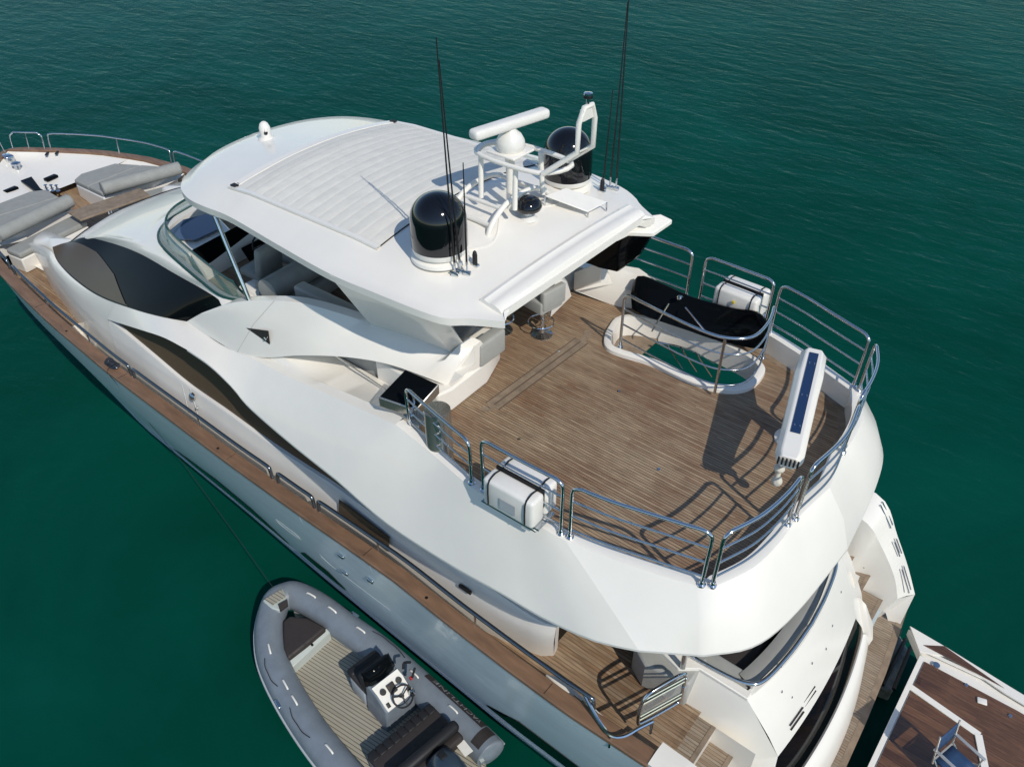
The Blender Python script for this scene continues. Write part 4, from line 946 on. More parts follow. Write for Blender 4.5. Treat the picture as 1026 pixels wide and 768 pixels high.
# ---- cockpit: aft bulkhead / seating behind the transom
TR = [Z(692, 657, 2.95), Z(722, 672, 2.95), Z(745, 684, 2.95), Z(756, 682, 2.95), Z(775, 664, 2.95), Z(800, 634, 2.95), V((.98, 0, 2.95))]
tr = []
TRp = [V((2.0, 1.36, 2.9)), V((1.53, 1.33, 2.9)), V((1.22, 1.27, 2.9)), V((1.07, 1.10, 2.9)), V((.985, .56, 2.9)), V((.955, 0, 2.9))]
TRr = spline(TRp, 6); tr_full = TRr + mirs(TRr[:-1])[::-1]
e = MB(); e.tube([q+V((0, 0, .07)) for q in tr_full], .026, 10, 0); tro = e.build('transom_rail', STEEL, yacht, smooth=60)
e = MB()
for i in (1, 14, 22, 30, len(tr_full)//2, len(tr_full)-8, len(tr_full)-2): 
    q = tr_full[min(i, len(tr_full)-1)]; e.tube([q+V((0, 0, .07)), q-V((0, 0, .03))], .016, 7, 0)
e.build('rail_post', STEEL, tro)
# transom: white deck band from the rail to the black glass, glass, white foot
def arc(cx0, cy_half, x_side, z, n=25, yhalf=None):
    yh = yhalf; return [V((cx0+(x_side-cx0)*(y_/yh)**2, y_, z)) for y_ in np.linspace(yh, -yh, n)]
def arcx(x0, k, z_, yh, n_=27): return [V((x0+k*y_*y_, y_, z_)) for y_ in np.linspace(yh, -yh, n_)]
band_i = arcx(.925, .105, 2.88, 1.40); band_m = arcx(.84, .08, 2.72, 1.40); band_n = arcx(.68, .05, 2.35, 1.34); top_g = arcx(.535, .045, 2.0, 1.28)
mb = MB(); mb.grid([arcx(1.0, .105, 2.88, 1.38), band_i, band_m, band_n, top_g]); mb.build('transom_top', GEL, yacht, smooth=50)
bot_g = arcx(.30, .055, 1.25, 1.72)
mb = MB(); mb.grid([[q+V((.01, 0, 0)) for q in top_g], [a.lerp(b, .5)+V((-.03, 0, 0)) for a, b in zip(top_g, bot_g)], bot_g]); mb.build('transom_window', GLASS, yacht, smooth=50)
mb = MB(); mb.grid([bot_g, arcx(.255, .055, 1.23, 1.76), arcx(.13, .065, .95, 1.90), arcx(.07, .07, .62, 2.05)]); mb.build('transom_foot', GEL, yacht, smooth=50)
for sgn in (1, -1):
    mb = MB()
    for t, ln in ((-.02, .34), (.05, .4)):
        for yy in ((.95, .62), (.55, .25)):
            mb.tube([V((.625+t*.4, yy[0], 2.16+t)), V((.60+t*.4, yy[1], 2.16+t))], .011, 5, 0)
    if sgn == 1: mb.build('transom_vent', BLK, yacht)
# side cheeks of the transom block (port cheek seen, starboard too)
for sgn in (1, -1):
    mm = (lambda q: q) if sgn == 1 else mir
    mb = MB()
    fa_ = [V((2.3, 1.40, 2.88)), V((1.13, 1.40, 2.88)), V((1.0, 1.40, 2.72)), V((.61, 1.28, 2.0)), V((.465, 1.72, 1.25)), V((.42, 1.80, .95)), V((.40, 1.86, .62))]
    fb_ = [V((2.3, 1.62, 2.4)), V((1.75, 1.60, 2.5)), V((1.35, 1.58, 2.3)), V((1.1, 1.60, 1.7)), V((.85, 1.80, 1.2)), V((.6, 1.84, .95)), V((.6, 1.88, .62))]
    mb.grid([[mm(q) for q in fa_], [mm(q) for q in fb_], [mm(V((2.3+0*i, 1.64+.05*max(0, i-2), [2.3, 2.0, 1.7, 1.2, 1.0, .8, .62][i]))) for i in range(7)]]); mb.build('transom_cheek', GEL, yacht, smooth=20)
    mb = MB(); mb.prism([mm(q) for q in (V((2.35, 1.30, 2.93)), V((2.28, 1.50, 2.93)), V((1.95, 1.58, 2.93)), V((1.75, 1.42, 2.93)), V((1.12, 1.41, 2.91)), V((1.12, 1.30, 2.91)))], (0, 0, -.06)); mb.build('coaming_top', GEL, yacht, bevel=.012)
    mb = MB(); mb.grid([[mm(V((x_, 1.66, z_))) for z_ in (.6, 1.5, 2.4)] for x_ in (2.4, 1.2, .8)]); mb.build('stair_wall', GEL, yacht)
    if sgn == -1:
        mb = MB(); mb.grid([[mm(q) for q in (V((1.9, 1.40, 2.88)), V((1.13, 1.40, 2.87)), V((1.0, 1.40, 2.71)), V((.61, 1.28, 1.99)), V((.47, 1.71, 1.25)))], [mm(q) for q in (V((1.9, 1.98, 2.75)), V((1.25, 1.98, 2.62)), V((1.02, 1.98, 2.3)), V((.72, 1.98, 1.75)), V((.5, 1.98, 1.15)))], [mm(V((x_, 1.985, z_))) for x_, z_ in ((1.9, 1.6), (1.25, 1.3), (1.02, 1.0), (.72, .8), (.5, .61))]]); mb.build('stair_fairing', GEL, yacht, smooth=30)
    # swim-platform stairs: treads going down aft
    for i, (xa, xb, z_) in enumerate(((1.60, 1.32, 2.37), (1.32, 1.03, 2.02), (1.03, .74, 1.66), (.74, .45, 1.30))):
        iy = 1.95 if sgn == -1 else (1.66 if z_ > 1.5 else 1.87)
        mb = MB(); mb.prism([mm(V((xa+.02, iy, z_))), mm(V((xb, iy, z_))), mm(V((xb, 2.44, z_))), mm(V((xa+.02, 2.44, z_)))], (0, 0, .03)); st = mb.build('stair_tread', TEAKX, yacht)
        mb = MB(); mb.prism([mm(V((xb+.02, iy, z_-.42))), mm(V((xb+.02, iy, z_-.003))), mm(V((xb+.02, 2.44, z_-.003))), mm(V((xb+.02, 2.44, z_-.42)))], (.02, 0, 0)); mb.build('stair_riser', GEL2, st)
        mb = MB(); mb.prism([mm(V((xb-.004, iy, z_+.002))), mm(V((xb+.05, iy, z_+.002))), mm(V((xb+.05, 2.44, z_+.002))), mm(V((xb-.004, 2.44, z_+.002)))], (0, 0, .034)); mb.build('tread_nosing', TEAKM, st)
        if i % 2 == 0:
            mb = MB(); mb.lathe(mm(V(((xa+xb)/2, 2.42, z_+.16))), [(.035, 0), (.035, .012), (.02, .018)], 14, axis=(0, -sgn, 0)); mb.build('step_light', STEEL, st)
    # quarter wing (top of the hull side beside the stairs)
    topo = [V((1.62, 2.83, 2.96)), V((1.0, 2.81, 2.88)), V((.65, 2.86, 2.30)), V((.35, 2.92, 1.75)), V((.1, 2.94, 1.25))]
    topi = [V((1.62, 2.50, 2.94)), V((1.05, 2.48, 2.84)), V((.72, 2.48, 2.38)), V((.45, 2.52, 1.86)), V((.28, 2.6, 1.36))]
    if sgn == -1: topi = [V((1.62, 2.3, 2.92)), V((1.05, 2.26, 2.83)), V((.80, 2.40, 2.45)), V((.45, 2.5, 1.86)), V((.28, 2.58, 1.36))]
    to, ti = resample(topo, 16), resample(topi, 16)
    mb = MB(); mb.grid([[mm(q) for q in r] for r in ([q-V((.0, .16, 1.0)) if q.z-1.0 > .4 else V((q.x, q.y-.16, .4)) for q in to], to, [a.lerp(b, .5)+V((0, 0, .02)) for a, b in zip(to, ti)], ti, [V((q.x+.22, q.y, .6)) for q in ti])]); mb.build('quarter_wing', GEL, yacht, smooth=40)
    mb = MB(); mb.add([mm(q) for q in (to[-1], ti[-1], V((ti[-1].x+.22, ti[-1].y, .6)), V((.42, 2.8, .5)))], [(0, 1, 2, 3)]); mb.build('wing_cap', GEL, yacht)
    # stainless cleat set into the wing
    for xa, xb in ((1.0, .76), (.64, .50), (.40, .18)):
        for k in (-.06, .02):
            za = itp(xa, [.1, .35, .65, 1.0, 1.6], [1.27, 1.76, 2.32, 2.85, 2.95])+.04; zb_ = itp(xb, [.1, .35, .65, 1.0, 1.6], [1.27, 1.76, 2.32, 2.85, 2.95])+.04
            mb = MB(); mb.tube([mm(V((xa, 2.72+k, za))), mm(V((xb, 2.76+k, zb_)))], .013, 6, 0); mb.build('wing_fairlead', STEEL, yacht)
# swim platform
PL = [V((.14, 3.2, .6)), V((.30, 3.34, .6)), V((1.0, 2.6, .6)), V((1.0, -2.6, .6)), V((.45, -3.12, .6)), V((.10, -3.06, .6)), V((-.0, -1.4, .6)), V((-.02, 0, .6)), V((.0, 1.4, .6))]
PLr = [V((.95, 2.4, .6)), V((.95, -2.4, .6)), V((.45, -3.08, .6)), V((.11, -3.26, .6)), V((-.03, -1.8, .6)), V((-.08, -.8, .6)), V((-.10, 0, .6)), V((-.08, .8, .6)), V((-.03, 1.8, .6)), V((.11, 3.2, .6)), V((.45, 3.08, .6))]
mb = MB(); mb.prism(PLr, (0, 0, -.16)); pl = mb.build('swim_platform', GEL2, yacht, bevel=.02)
mb = MB(); mb.prism([V((.4+(q.x-.4)*.985, q.y*.995, .604)) for q in PLr], (0, 0, .006)); mb.build('platform_teak', TEAKX, pl)
l_, r_ = [], []
for q in PLr[2:]:
    l_.append(V((q.x, q.y*.995, .6135))); r_.append(V((q.x+.09, q.y*.97, .6135)))
mb = MB(); mb.grid([l_, r_]); mb.build('platform_margin', TEAKM, pl)
mb = MB(); q = Z(860, 685, .64); mb.lathe(q, [(.03, 0), (.03, .02), (.015, .03)], 10); mb.build('platform_fitting', BLK, pl)
# white fin standing at the end of the transom window
mb = MB(); mb.prism([Z(861, 598, 1.98), Z(868, 605, 1.85), Z(875, 624, 1.45), Z(875, 640, 1.05), Z(871, 646, .88), Z(865, 634, 1.24)], (.05, .02, -.05)); mb.build('transom_fin', GEL, yacht, bevel=.01)

# cockpit furniture
ys_ = np.linspace(1.24, -1.24, 25)
so_ = [V((1.01+.105*y_*y_, y_, 2.88)) for y_ in ys_]; si_ = [V((1.22+.09*y_*y_, y_*.92, 2.86)) for y_ in ys_]
mb = MB(); mb.grid([[q-V((0, 0, .4)) for q in so_], so_, [a.lerp(b, .5)+V((0, 0, .02)) for a, b in zip(so_, si_)], si_, [q+V((.06, 0, -.4)) for q in si_]]); mb.build('cockpit_seat_back', GREYD, yacht, smooth=50)
mb = MB(); mb.box((1.62, 0, 2.62), (.62, 2.1, .18), None, .04); mb.build('cockpit_seat', SEATG, yacht)
mb = MB(); mb.box((2.3, 0, 2.75), (.7, 1.3, .05), None, .02); mb.box((2.3, 0, 2.55), (.12, .12, .36)); mb.build('cockpit_table', SEATG, yacht)
mb = MB(); mb.box((1.75, 1.18, 2.6), (1.2, .3, .5), None, .05); mb.build('cockpit_side_seat', GREYD, yacht)
mb = MB(); mb.prism([V((2.55, 1.62, 2.4)), V((2.3, 1.76, 2.4)), V((1.75, 1.66, 2.4)), V((1.75, 1.2, 2.4)), V((2.55, 1.2, 2.4))], (0, 0, .48)); mb.build('cockpit_plinth', GREYD, yacht, bevel=.03)
mb = MB(); pz = Z(684, 668, 2.94); mb.tube([pz, V((pz.x+.02, pz.y+.02, 4.6))], .035, 12, 0); mb.build('overhang_post', STEEL, yacht); mb = MB(); mb.tube([mir(pz), V((pz.x+.02, -pz.y-.02, 4.6))], .035, 12, 0); mb.build('overhang_post', STEEL, yacht)
# salon aft bulkhead in shade
mb = MB(); mb.box((3.55, 0, 3.3), (.1, 4.0, 1.8)); mb.build('salon_doors', GLASS, yacht)
# cockpit ceiling (underside of the flybridge) closes off the top
# white fairing with cleat inside the port cap
for sgn in (1, -1):
    mm = (lambda q: q) if sgn == 1 else mir
    fa = [Z(546, 674, 2.85), Z(556, 676, 2.85), Z(572, 686, 2.85), Z(600, 712, 2.85), Z(625, 735, 2.85), Z(606, 728, 2.85), Z(575, 702, 2.85)]
    mb = MB(); mb.prism([mm(q) for q in fa], (0, 0, -.4)); fo = mb.build('cap_fairing', GEL, yacht, bevel=.02)
    mb = MB(); a_, b_ = Z(575, 697, 2.93), Z(606, 722, 2.93); mb.tube([mm(a_), mm(b_)], .018, 7, 0)
    for t in (.3, .65): mb.box(mm(a_.lerp(b_, t))-V((0, 0, .03)), (.07, .06, .08), None, .01)
    mb.build('fairing_cleat', STEEL, fo)
# gate
def gp(u, v, z_): return Z(u, v, z_)
ga_ = V((2.02, 2.34, 2.62)); gb2 = V((1.78, 1.76, 2.62)); dg = (gb2-ga_); hgt = .62
def G(s_, t_): return ga_+dg*s_+V((0, 0, hgt*t_))
e = MB(); e.tube([G(0, .1), G(0, .7), G(.12, .93), G(.3, 1.0), G(.7, 1.04), G(.92, 1.0), G(1, .85), G(1, .12), G(.85, 0), G(.15, 0)], .022, 8, 4, closed=True)
gt_ = e.build('boarding_gate', STEEL, yacht, smooth=60)
e = MB()
for t_ in (.18, .30, .72, .84): e.tube([G(.02, t_), G(.98, t_)], .016, 7, 0)
e.build('gate_bar', STEEL, gt_)
e = MB(); e.prism([G(.05, .33), G(.95, .33), G(.95, .70), G(.05, .70)], (.006, .003, 0)); e.build('gate_pane', mat('clear pane', (.6, .62, .6), .1, alpha=.16), gt_)
for q in (G(1, .5), G(1, .8)):
    e = MB(); e.box(q, (.05, .05, .07), None, .008); e.build('gate_hinge', STEEL, gt_)

# moulding joints, drains and small fittings on the white panels
def joint(pts, name='panel_joint', r_=.0035):
    e = MB(); e.tube(pts, r_, 4, 0); e.build(name, mat_joint, yacht)
mat_joint = mat('joint sealant', (.45, .46, .46), .6)
for k in (14,): joint([ct[k]+V((0, .004, .004)), ct[k].lerp(dt[k], .45)+V((0, .064, .034)), dt[k]+V((0, .004, -.002))])
for u, v in ((520, 712), (610, 742)): pass
for t_, y_ in ((.15, .9), (.5, .2), (.5, -.5), (.2, -1.0), (.7, .75), (.8, -.2)):
    q = arcx(.84, .08, 2.72, 1.4)[0]; x_ = .84+.08*y_*y_-(.16*t_); z_ = 2.72-.37*t_
    e = MB(); e.lathe((x_-.004, y_, z_), [(.018, 0), (.018, .006), (.008, .01)], 10, axis=(-.9, 0, .45)); e.build('panel_stud', STEEL, yacht)
# flag socket & light on the stern overhang
e = MB(); q = Z(827, 492, 5.02); e.box(q+V((0, 0, .04)), (.12, .10, .05), Matrix.Rotation(R(20), 3, 'Z'), .01); e.build('stern_camera', STEEL, yacht); e = MB(); e.lathe(Z(833, 496, 4.98), [(.035, 0), (.035, .03), (.02, .05), (.001, .055)], 12); e.build('stern_light', STEEL, yacht)
# cap rail scuppers and fairleads, deck drains, stud snaps
for x in (4.9, 9.3, 13.9):
    e = MB(); q = V((x, yg(x)-.07, zg(x)+.032)); e.lathe(q, [(.022, 0), (.022, .004), (.001, .006)], 10); e.build('cap_plug', BLK, yacht)
for x in (3.0, 6.0, 9.0, 12.0, 15.0):
    e = MB(); q = V((x, yg(x)-.02, zg(x)+.031)); e.box(q-V((0, .07, 0)), (.006, .17, .004)); e.build('cap_joint', BLK, yacht)
for (u, v) in ((620, 392), (560, 352), (660, 470), (520, 440)):
    e = MB(); q = Z(u, v, ZF); e.lathe(q, [(.022, 0), (.022, .006), (.012, .007)], 12); e.build('deck_drain', STEEL, yacht)
# piping on the foredeck bolsters and roof cable runs
for yy in (1.2, -1.3):
    e = MB(); e.tube([V((5.75, yy*.85, zr(5.75, yy*.85)+.008)), V((5.6, yy*.5, zr(5.6, yy*.5)+.008)), V((5.95, .05, zr(5.95, 0)+.008))], .008, 5, 5); e.build('roof_cable', PLAST, yacht)
print('YACHT DONE')

# ================================================================== LIFE RAFTS strapped to the rails
def life_raft(c, rz, label):
    t = thing('life_raft', label, 'life raft', c, rz, 'life raft canisters on the flybridge rails')
    c = V(c); rot = Matrix.Rotation(rz, 3, 'Z')
    def w_(q): return c+rot@V(q)
    for dy in (-.12, .12):
        e = MB(); e.box(c+rot@V((0, dy, .22)), (.66, .22, .38), rot, .045); h_ = e.build('canister_shell', PLAST, t, smooth=50)
        for k in (-.24, .24): 
            e = MB(); e.tube([w_((k, dy-.12, .08)), w_((k, dy-.119, .36)), w_((k, dy-.05, .423)), w_((k, dy+.05, .423)), w_((k, dy+.119, .36)), w_((k, dy+.12, .08))], .009, 5, 2); e.build('strap', BLK, t)
    e = MB(); e.box(c+rot@V((0, 0, .30)), (.62, .03, .26), rot, .01); e.build('seam_gasket', BLK, t)
    e = MB(); e.box(c+rot@V((-.02, .243, .2)), (.2, .008, .14), rot); e.build('label_plate', mat('plate grey', (.45, .47, .48), .5), t)
    e = MB(); e.box(c+rot@V((0, .02, .01)), (.74, .3, .03), rot, .005); e.tube([w_((-.36, .2, .02)), w_((.36, .2, .02))], .015, 6, 0); e.tube([w_((-.36, -.2, .02)), w_((.36, -.2, .02))], .015, 6, 0); e.build('cradle', STEEL, t)
    e = MB(); e.box(c+rot@V((0, -.25, .28)), (.04, .02, .05), rot, .005); e.build('buckle', YEL, t)
lp = (k2[0]+k2[2])/2
life_raft((lp.x+.02, lp.y+.0, 5.27), math.atan2(k2[2].y-k2[0].y, k2[2].x-k2[0].x)+math.pi, 'white life raft canister on the near rail above the hull side, black strapped')
life_raft((lp.x-.05, -lp.y-.14, 5.22), -math.atan2(k2[2].y-k2[0].y, k2[2].x-k2[0].x), 'white life raft canister on the far rail behind the black stair lid')

# ================================================================== TENDER
tn = thing('inflatable_tender', 'grey rigid inflatable tender with black seats and outboard lying alongside the white yacht', 'inflatable boat', (6.0, 3.5, 0), R(187))
RT = [V((8.30, 2.86, .46)), V((7.85, 2.77, .45)), V((7.2, 2.74, .42)), V((6.4, 2.70, .40)), V((5.4, 2.74, .38)), V((4.5, 2.80, .38)), V((4.05, 2.84, .38))]
LT = [V((8.30, 3.35, .46)), V((8.02, 3.62, .46)), V((7.5, 3.89, .44)), V((6.8, 4.11, .41)), V((5.9, 4.29, .39)), V((4.8, 4.40, .38)), V((4.3, 4.43, .38))]
bow = [V((8.42, 3.0, .47)), V((8.44, 3.14, .47))]
for q in RT+bow+LT:
    q.x -= .13 if q.x > 7.6 else .06; q.y -= .03
RT.append(V((3.86, 2.84, .38)))
path = RT[::-1]+bow+LT
ptube = spline(path, 8)
e = MB(); nP = len(ptube)
e.tube(ptube, lambda t: .235*min(1, .25+min(t, 1-t)*22), 20, 0); e.build('buoyancy_tube', TUBE, tn, smooth=60)
# rub strake along the outer side
def off(pl, d, dz):
    out = []; c = V((6, 3.45, 0))
    for i, q in enumerate(pl):
        t = (pl[min(len(pl)-1, i+1)]-pl[max(0, i-1)]).normalized(); nr = V((-t.y, t.x, 0)).normalized(); nr = nr if nr.dot(V((q.x-c.x, q.y-c.y, 0))) > 0 else -nr
        out.append(V((q.x, q.y, q.z+dz))+nr*d)
    return out
e = MB(); e.tube(off(ptube, .232, -.02)[5:-5], .026, 8, 0); e.build('rub_strake', LTUBE, tn)
# hull floor
fl_z = .26
inL = off(spline(LT, 6), -.12, 0); inR = off(spline(RT, 6), -.12, 0)
inL = resample(inL, 24, sm=False); inR = resample(inR, 24, sm=False)
e = MB(); e.grid([[V((a.x, a.y, fl_z)), V((b.x, b.y, fl_z))] for a, b in zip(inL[3:], inR[3:])]); e.build('tender_deck', TDECK, tn)
e = MB(); e.grid([[V((a.x, a.y, .32)), V((a.x, a.y, 0.02)), V(((a.x+b.x)/2, (a.y+b.y)/2, -.25)), V((b.x, b.y, 0.02)), V((b.x, b.y, .32))] for a, b in zip(inL, inR)]); e.build('tender_hull', TGEL, tn)
# side liners
for l_ in (off(spline(LT, 6), -.20, 0), off(spline(RT, 6), -.20, 0)):
    e = MB(); e.grid([[V((q.x, q.y, fl_z-.01)) for q in l_[4:]], [V((q.x, q.y, .44)) for q in l_[4:]], [V((q.x, q.y, .44)) + V((0, 0, .0)) for q in off(l_, .06, .0)[4:]]]); e.build('inner_liner', TGEL, tn)
# bow step and locker
b0, b1, b2, b3 = Z(263, 601, .72), Z(283, 589, .72), Z(289, 602, .66), Z(279, 612, .64)
e = MB(); e.prism([b0, b1, Z(288, 601, .70), Z(280, 611, .70), Z(272, 609, .70)], (0, 0, -.08)); bs_ = e.build('bow_step', TGEL, tn, bevel=.015)
c_ = (b0+b1)/2
e = MB(); e.prism([Z(265, 600, .724), Z(282, 590, .724), Z(286, 598, .724), Z(273, 606, .724)], (0, 0, .006)); e.build('bow_step_deck', TDECK, bs_)
e = MB(); e.prism([Z(279, 606, .725), Z(288, 601, .725), Z(289, 607, .70), Z(281, 613, .70)], (0, 0, .03)); e.build('bow_step_pad', SEATG, bs_)
pad_ = [Z(283, 622, .62), Z(290, 616, .62), Z(308, 618, .62), Z(327, 628, .58), Z(308, 644, .58), Z(288, 660, .56), Z(284, 648, .6)]
e = MB(); e.prism(pad_, (0, 0, -.12)); e.build('bow_cushion', SEATG, tn, bevel=.04, seg=3, smooth=50)
e = MB(); e.prism([Z(327, 629, .5), Z(331, 633, .44), Z(293, 668, .44), Z(288, 660, .5)], (0, 0, -.2)); e.build('bow_locker', TGEL, tn, bevel=.01)
e = MB(); e.lathe(Z(313, 646, .5), [(.02, 0), (.02, .02)], 8); e.build('locker_latch', BLK, tn)
# console with its seat, wheel and gauges
ax = V((-.992, .13, 0)).normalized(); ay = V((-ax.y, ax.x, 0))
yaw = math.atan2(ax.y, ax.x); rot = Matrix.Rotation(yaw, 3, 'Z')
cc = Z(371, 700, .30)+V((.08, -.22, 0)); cc = V((5.52, 3.19, fl_z))
def L_(a, b, c): return cc+ax*a+ay*b+V((0, 0, c))
e = MB(); e.add([L_(-.28, -.27, 0), L_(.22, -.27, 0), L_(.22, .27, 0), L_(-.28, .27, 0), L_(-.24, -.25, .72), L_(.02, -.25, .70), L_(.02, .25, .70), L_(-.24, .25, .72), L_(.24, -.25, .52), L_(.24, .25, .52)],
      [(0, 3, 2, 1), (0, 1, 8, 5, 4), (3, 7, 6, 9, 2), (4, 5, 6, 7), (5, 8, 9, 6), (1, 2, 9, 8), (0, 4, 7, 3)])
con = e.build('steering_console', TUBE, tn, bevel=.03, seg=3)
e = MB(); e.prism([L_(-.10, -.23, .735), L_(.03, -.23, .715), L_(.25, -.22, .535), L_(.25, .22, .535), L_(.03, .23, .715), L_(-.10, .23, .735)], (0, 0, .01)); e.build('dash_panel', PLAST, con)
for a, b, r_ in ((.05, -.14, .045), (.05, .14, .045)):
    e = MB(); e.lathe(L_(a, b, .725), [(r_, -.01), (r_, .015), (.001, .016)], 18, axis=tuple(ax*.6+V((0, 0, .8)))); e.build('gauge', BLK, con)
e = MB(); e.box(L_(.07, 0, .70), (.15, .12, .03), rot @ Matrix.Rotation(R(38), 3, 'Y'), .008); e.build('plotter', SEATG, con)
for a, b in ((.2, -.17), (.2, .19)):
    e = MB(); e.box(L_(a, b, .60), (.07, .05, .02), rot @ Matrix.Rotation(R(38), 3, 'Y'), .005); e.build('switch_panel', BLK, con)
wc = L_(.26, .05, .66); wn_ = (ax*.7+V((0, 0, .72))).normalized(); wa = wn_.cross(ay).normalized()
e = MB(); e.tube([wc+(ay*math.cos(t)+wa*math.sin(t))*.155 for t in np.linspace(0, 2*math.pi, 21)[:-1]], .014, 7, 0, closed=True)
for t in (.5, 2.6, 4.7): e.tube([wc-wn_*.03, wc+(ay*math.cos(t)+wa*math.sin(t))*.15], .011, 6, 0)
e.tube([wc-wn_*.12, wc-wn_*.02], .03, 10, 0); e.build('steering_wheel', BLK, con)
e = MB(); e.lathe(L_(.27, .2, .56), [(.05, 0), (.05, .06), (.03, .1)], 14); e.tube([L_(.27, .2, .62), L_(.3, .21, .76)], .016, 7, 0); e.build('throttle', STEEL, con)
e = MB(); e.grid([[L_(-.20, -.26, .70), L_(-.14, -.20, .70), L_(-.12, 0, .70), L_(-.14, .20, .70), L_(-.20, .26, .70)], [L_(-.30, -.24, .92), L_(-.24, -.18, .95), L_(-.22, 0, .97), L_(-.24, .18, .95), L_(-.30, .24, .92)]]); e.build('windshield', GLASS, con, solid=.012)
e = MB(); e.tube([L_(-.05, .3, .72), L_(-.1, .36, .76), L_(-.02, .42, .8)], .02, 7, 3); e.tube([L_(.1, .34, .62), L_(.05, .44, .72)], .018, 7, 0); e.build('grab_handle', BLK, con)
e = MB(); e.box(L_(.08, .33, .6), (.05, .04, .05), rot, .01); e.build('kill_switch', RED, con)
def tub(c, d, m, name, par=None, bev=.05, tilt=0):
    e = MB(); e.box(c, d, rot @ Matrix.Rotation(R(tilt), 3, 'Y'), bev); return e.build(name, m, par or tn, smooth=50)
tub(L_(-.50, 0, .22), (.40, .52, .42), LTUBE, 'front_seat_base'); fs = tub(L_(-.52, 0, .47), (.46, .54, .12), SEATG, 'front_seat')
tub(L_(-.30, 0, .62), (.12, .54, .42), SEATB, 'front_backrest', fs, .05, -14); tub(L_(-.66, 0, .48), (.16, .54, .13), SEATB, 'front_seat_edge', fs)
# stern bench
bc = V((4.72, 3.50, 0))
def B2(a, b, c): return bc+ax*a+ay*b+V((0, 0, c))
tub(B2(-.1, 0, .36), (.62, 1.12, .30), LTUBE, 'stern_seat_base')
ss = tub(B2(-.1, 0, .56), (.52, 1.16, .12), SEATG, 'stern_seat'); 
for k in range(9): tub(B2(-.30, -.5+k*.125, .575), (.16, .12, .125), SEATB, 'seat_rib', ss, .02)
tub(B2(.22, 0, .72), (.16, 1.14, .40), SEATB, 'stern_backrest', ss, .06, 12); tub(B2(.34, 0, .66), (.16, 1.1, .2), SEATG, 'backrest_rear', ss, .05)
# outboard
oc = V((4.1, 3.50, 0)); 
def B3(a, b, c): return oc+ax*a+ay*b+V((0, 0, c))
e = MB()
prof = [(-.28, .17, .62, .80), (-.2, .20, .56, .95), (.0, .22, .54, 1.02), (.2, .20, .56, .98), (.32, .14, .62, .86)]
rows = [[B3(a, w2*math.cos(t)*1.0, (z0+z1)/2+(z1-z0)/2*math.sin(t)) for t in np.linspace(0, 2*math.pi, 17)[:-1]] for a, w2, z0, z1 in prof]
e.grid(rows, cu=True); e.f.append(tuple(range(16))); e.f.append(tuple(range(64, 80))); en = e.build('outboard_engine', ENG, tn, smooth=60)
e = MB(); e.box(B3(.05, 0, .3), (.2, .16, .6), rot, .03); e.box(B3(.08, 0, -.1), (.3, .05, .4), rot, .02); e.build('engine_leg', BLK, en)
e = MB(); e.box(B3(-.3, 0, .5), (.14, .5, .3), rot, .02); e.build('transom_board', TGEL, tn)
e = MB(); e.box(B3(-.1, 0, 1.0), (.12, .1, .03), rot, .01); e.build('engine_cowl_inset', BLK, en)
# tender handles, text patch, side pad, cleats
def on_tube(P0, side, ang):   # a point on the tube skin
    return P0
ptL = [q for q in spline(LT, 8)]; ptR = [q for q in spline(RT, 8)]
for lst, idxs in ((ptR, (6, 13, 20, 30, 37)), (ptL, (14, 22, 25, 33, 40))):
    for i in idxs:
        if i+2 >= len(lst): continue
        a, b = lst[i], lst[i+1]; t = (b-a).normalized(); c = (a+b)/2
        e = MB(); e.tube([c-t*.09+V((0, 0, .232)), c-t*.06+V((0, 0, .258)), c+t*.06+V((0, 0, .258)), c+t*.09+V((0, 0, .232))], .014, 6, 3); e.build('tube_handle', PLAST, tn)
        e = MB(); 
for u, v in ((339, 613.5), (279+130, 0)):
    pass
for (i, lst) in ((17, ptR), (24, ptL)):
    a = lst[i]; nr = off(lst, .2, .13)[i]; e = MB(); e.box(nr, (.16, .07, .03), Matrix.Rotation(math.atan2((lst[i+1]-a).y, (lst[i+1]-a).x), 3, 'Z'), .015); e.build('tube_cleat', STEEL, tn)
# dark name patch on the starboard tube, with its letters
def skin(lst, s_, ang, d=.237):
    """point on tube skin: s_ index (float), ang from top outward"""
    i = int(s_); f_ = s_-i; i = min(i, len(lst)-2); c = lst[i].lerp(lst[i+1], f_); t = (lst[i+1]-lst[i]).normalized(); nr = V((-t.y, t.x, 0)).normalized()
    nr = nr if nr.dot(V((c.x-6, c.y-3.45, 0))) > 0 else -nr
    return c+nr*math.sin(ang)*d+V((0, 0, math.cos(ang)*d)), t, nr
sA, sB = 31.5, 43.5
e = MB(); e.grid([[skin(ptR, s_, a_, .2385)[0] for a_ in np.linspace(R(22), R(58), 8)] for s_ in np.linspace(sA, sB, 24)]); e.build('name_patch', SEATG, tn)
fc = bpy.data.curves.new('txt', 'FONT'); fc.body = 'YACHTLINE'; fc.size = .12; fc.extrude = .0; fc.align_x = 'CENTER'; fc.align_y = 'CENTER'
fo_ = bpy.data.objects.new('txt', fc); C.objects.link(fo_); bpy.context.view_layer.update()
dg_ = bpy.context.evaluated_depsgraph_get(); me_ = bpy.data.meshes.new_from_object(fo_.evaluated_get(dg_)); bpy.data.objects.remove(fo_)
wid = max(v.co.x for v in me_.vertices)-min(v.co.x for v in me_.vertices)
e = MB(); vs = []
for v in me_.vertices:
    s_ = (sA+sB)/2-(v.co.x/wid)*(sB-sA)*.80; vs.append(skin(ptR, s_, R(52)+v.co.y/.237*1.0*(-1)*-1 if False else R(40)-v.co.y/.27, .2410)[0])
e.add(vs, [tuple(p.vertices) for p in me_.polygons]); e.build('name_letters', mat('grey print', (.25, .26, .27), .6), tn, smooth=0)
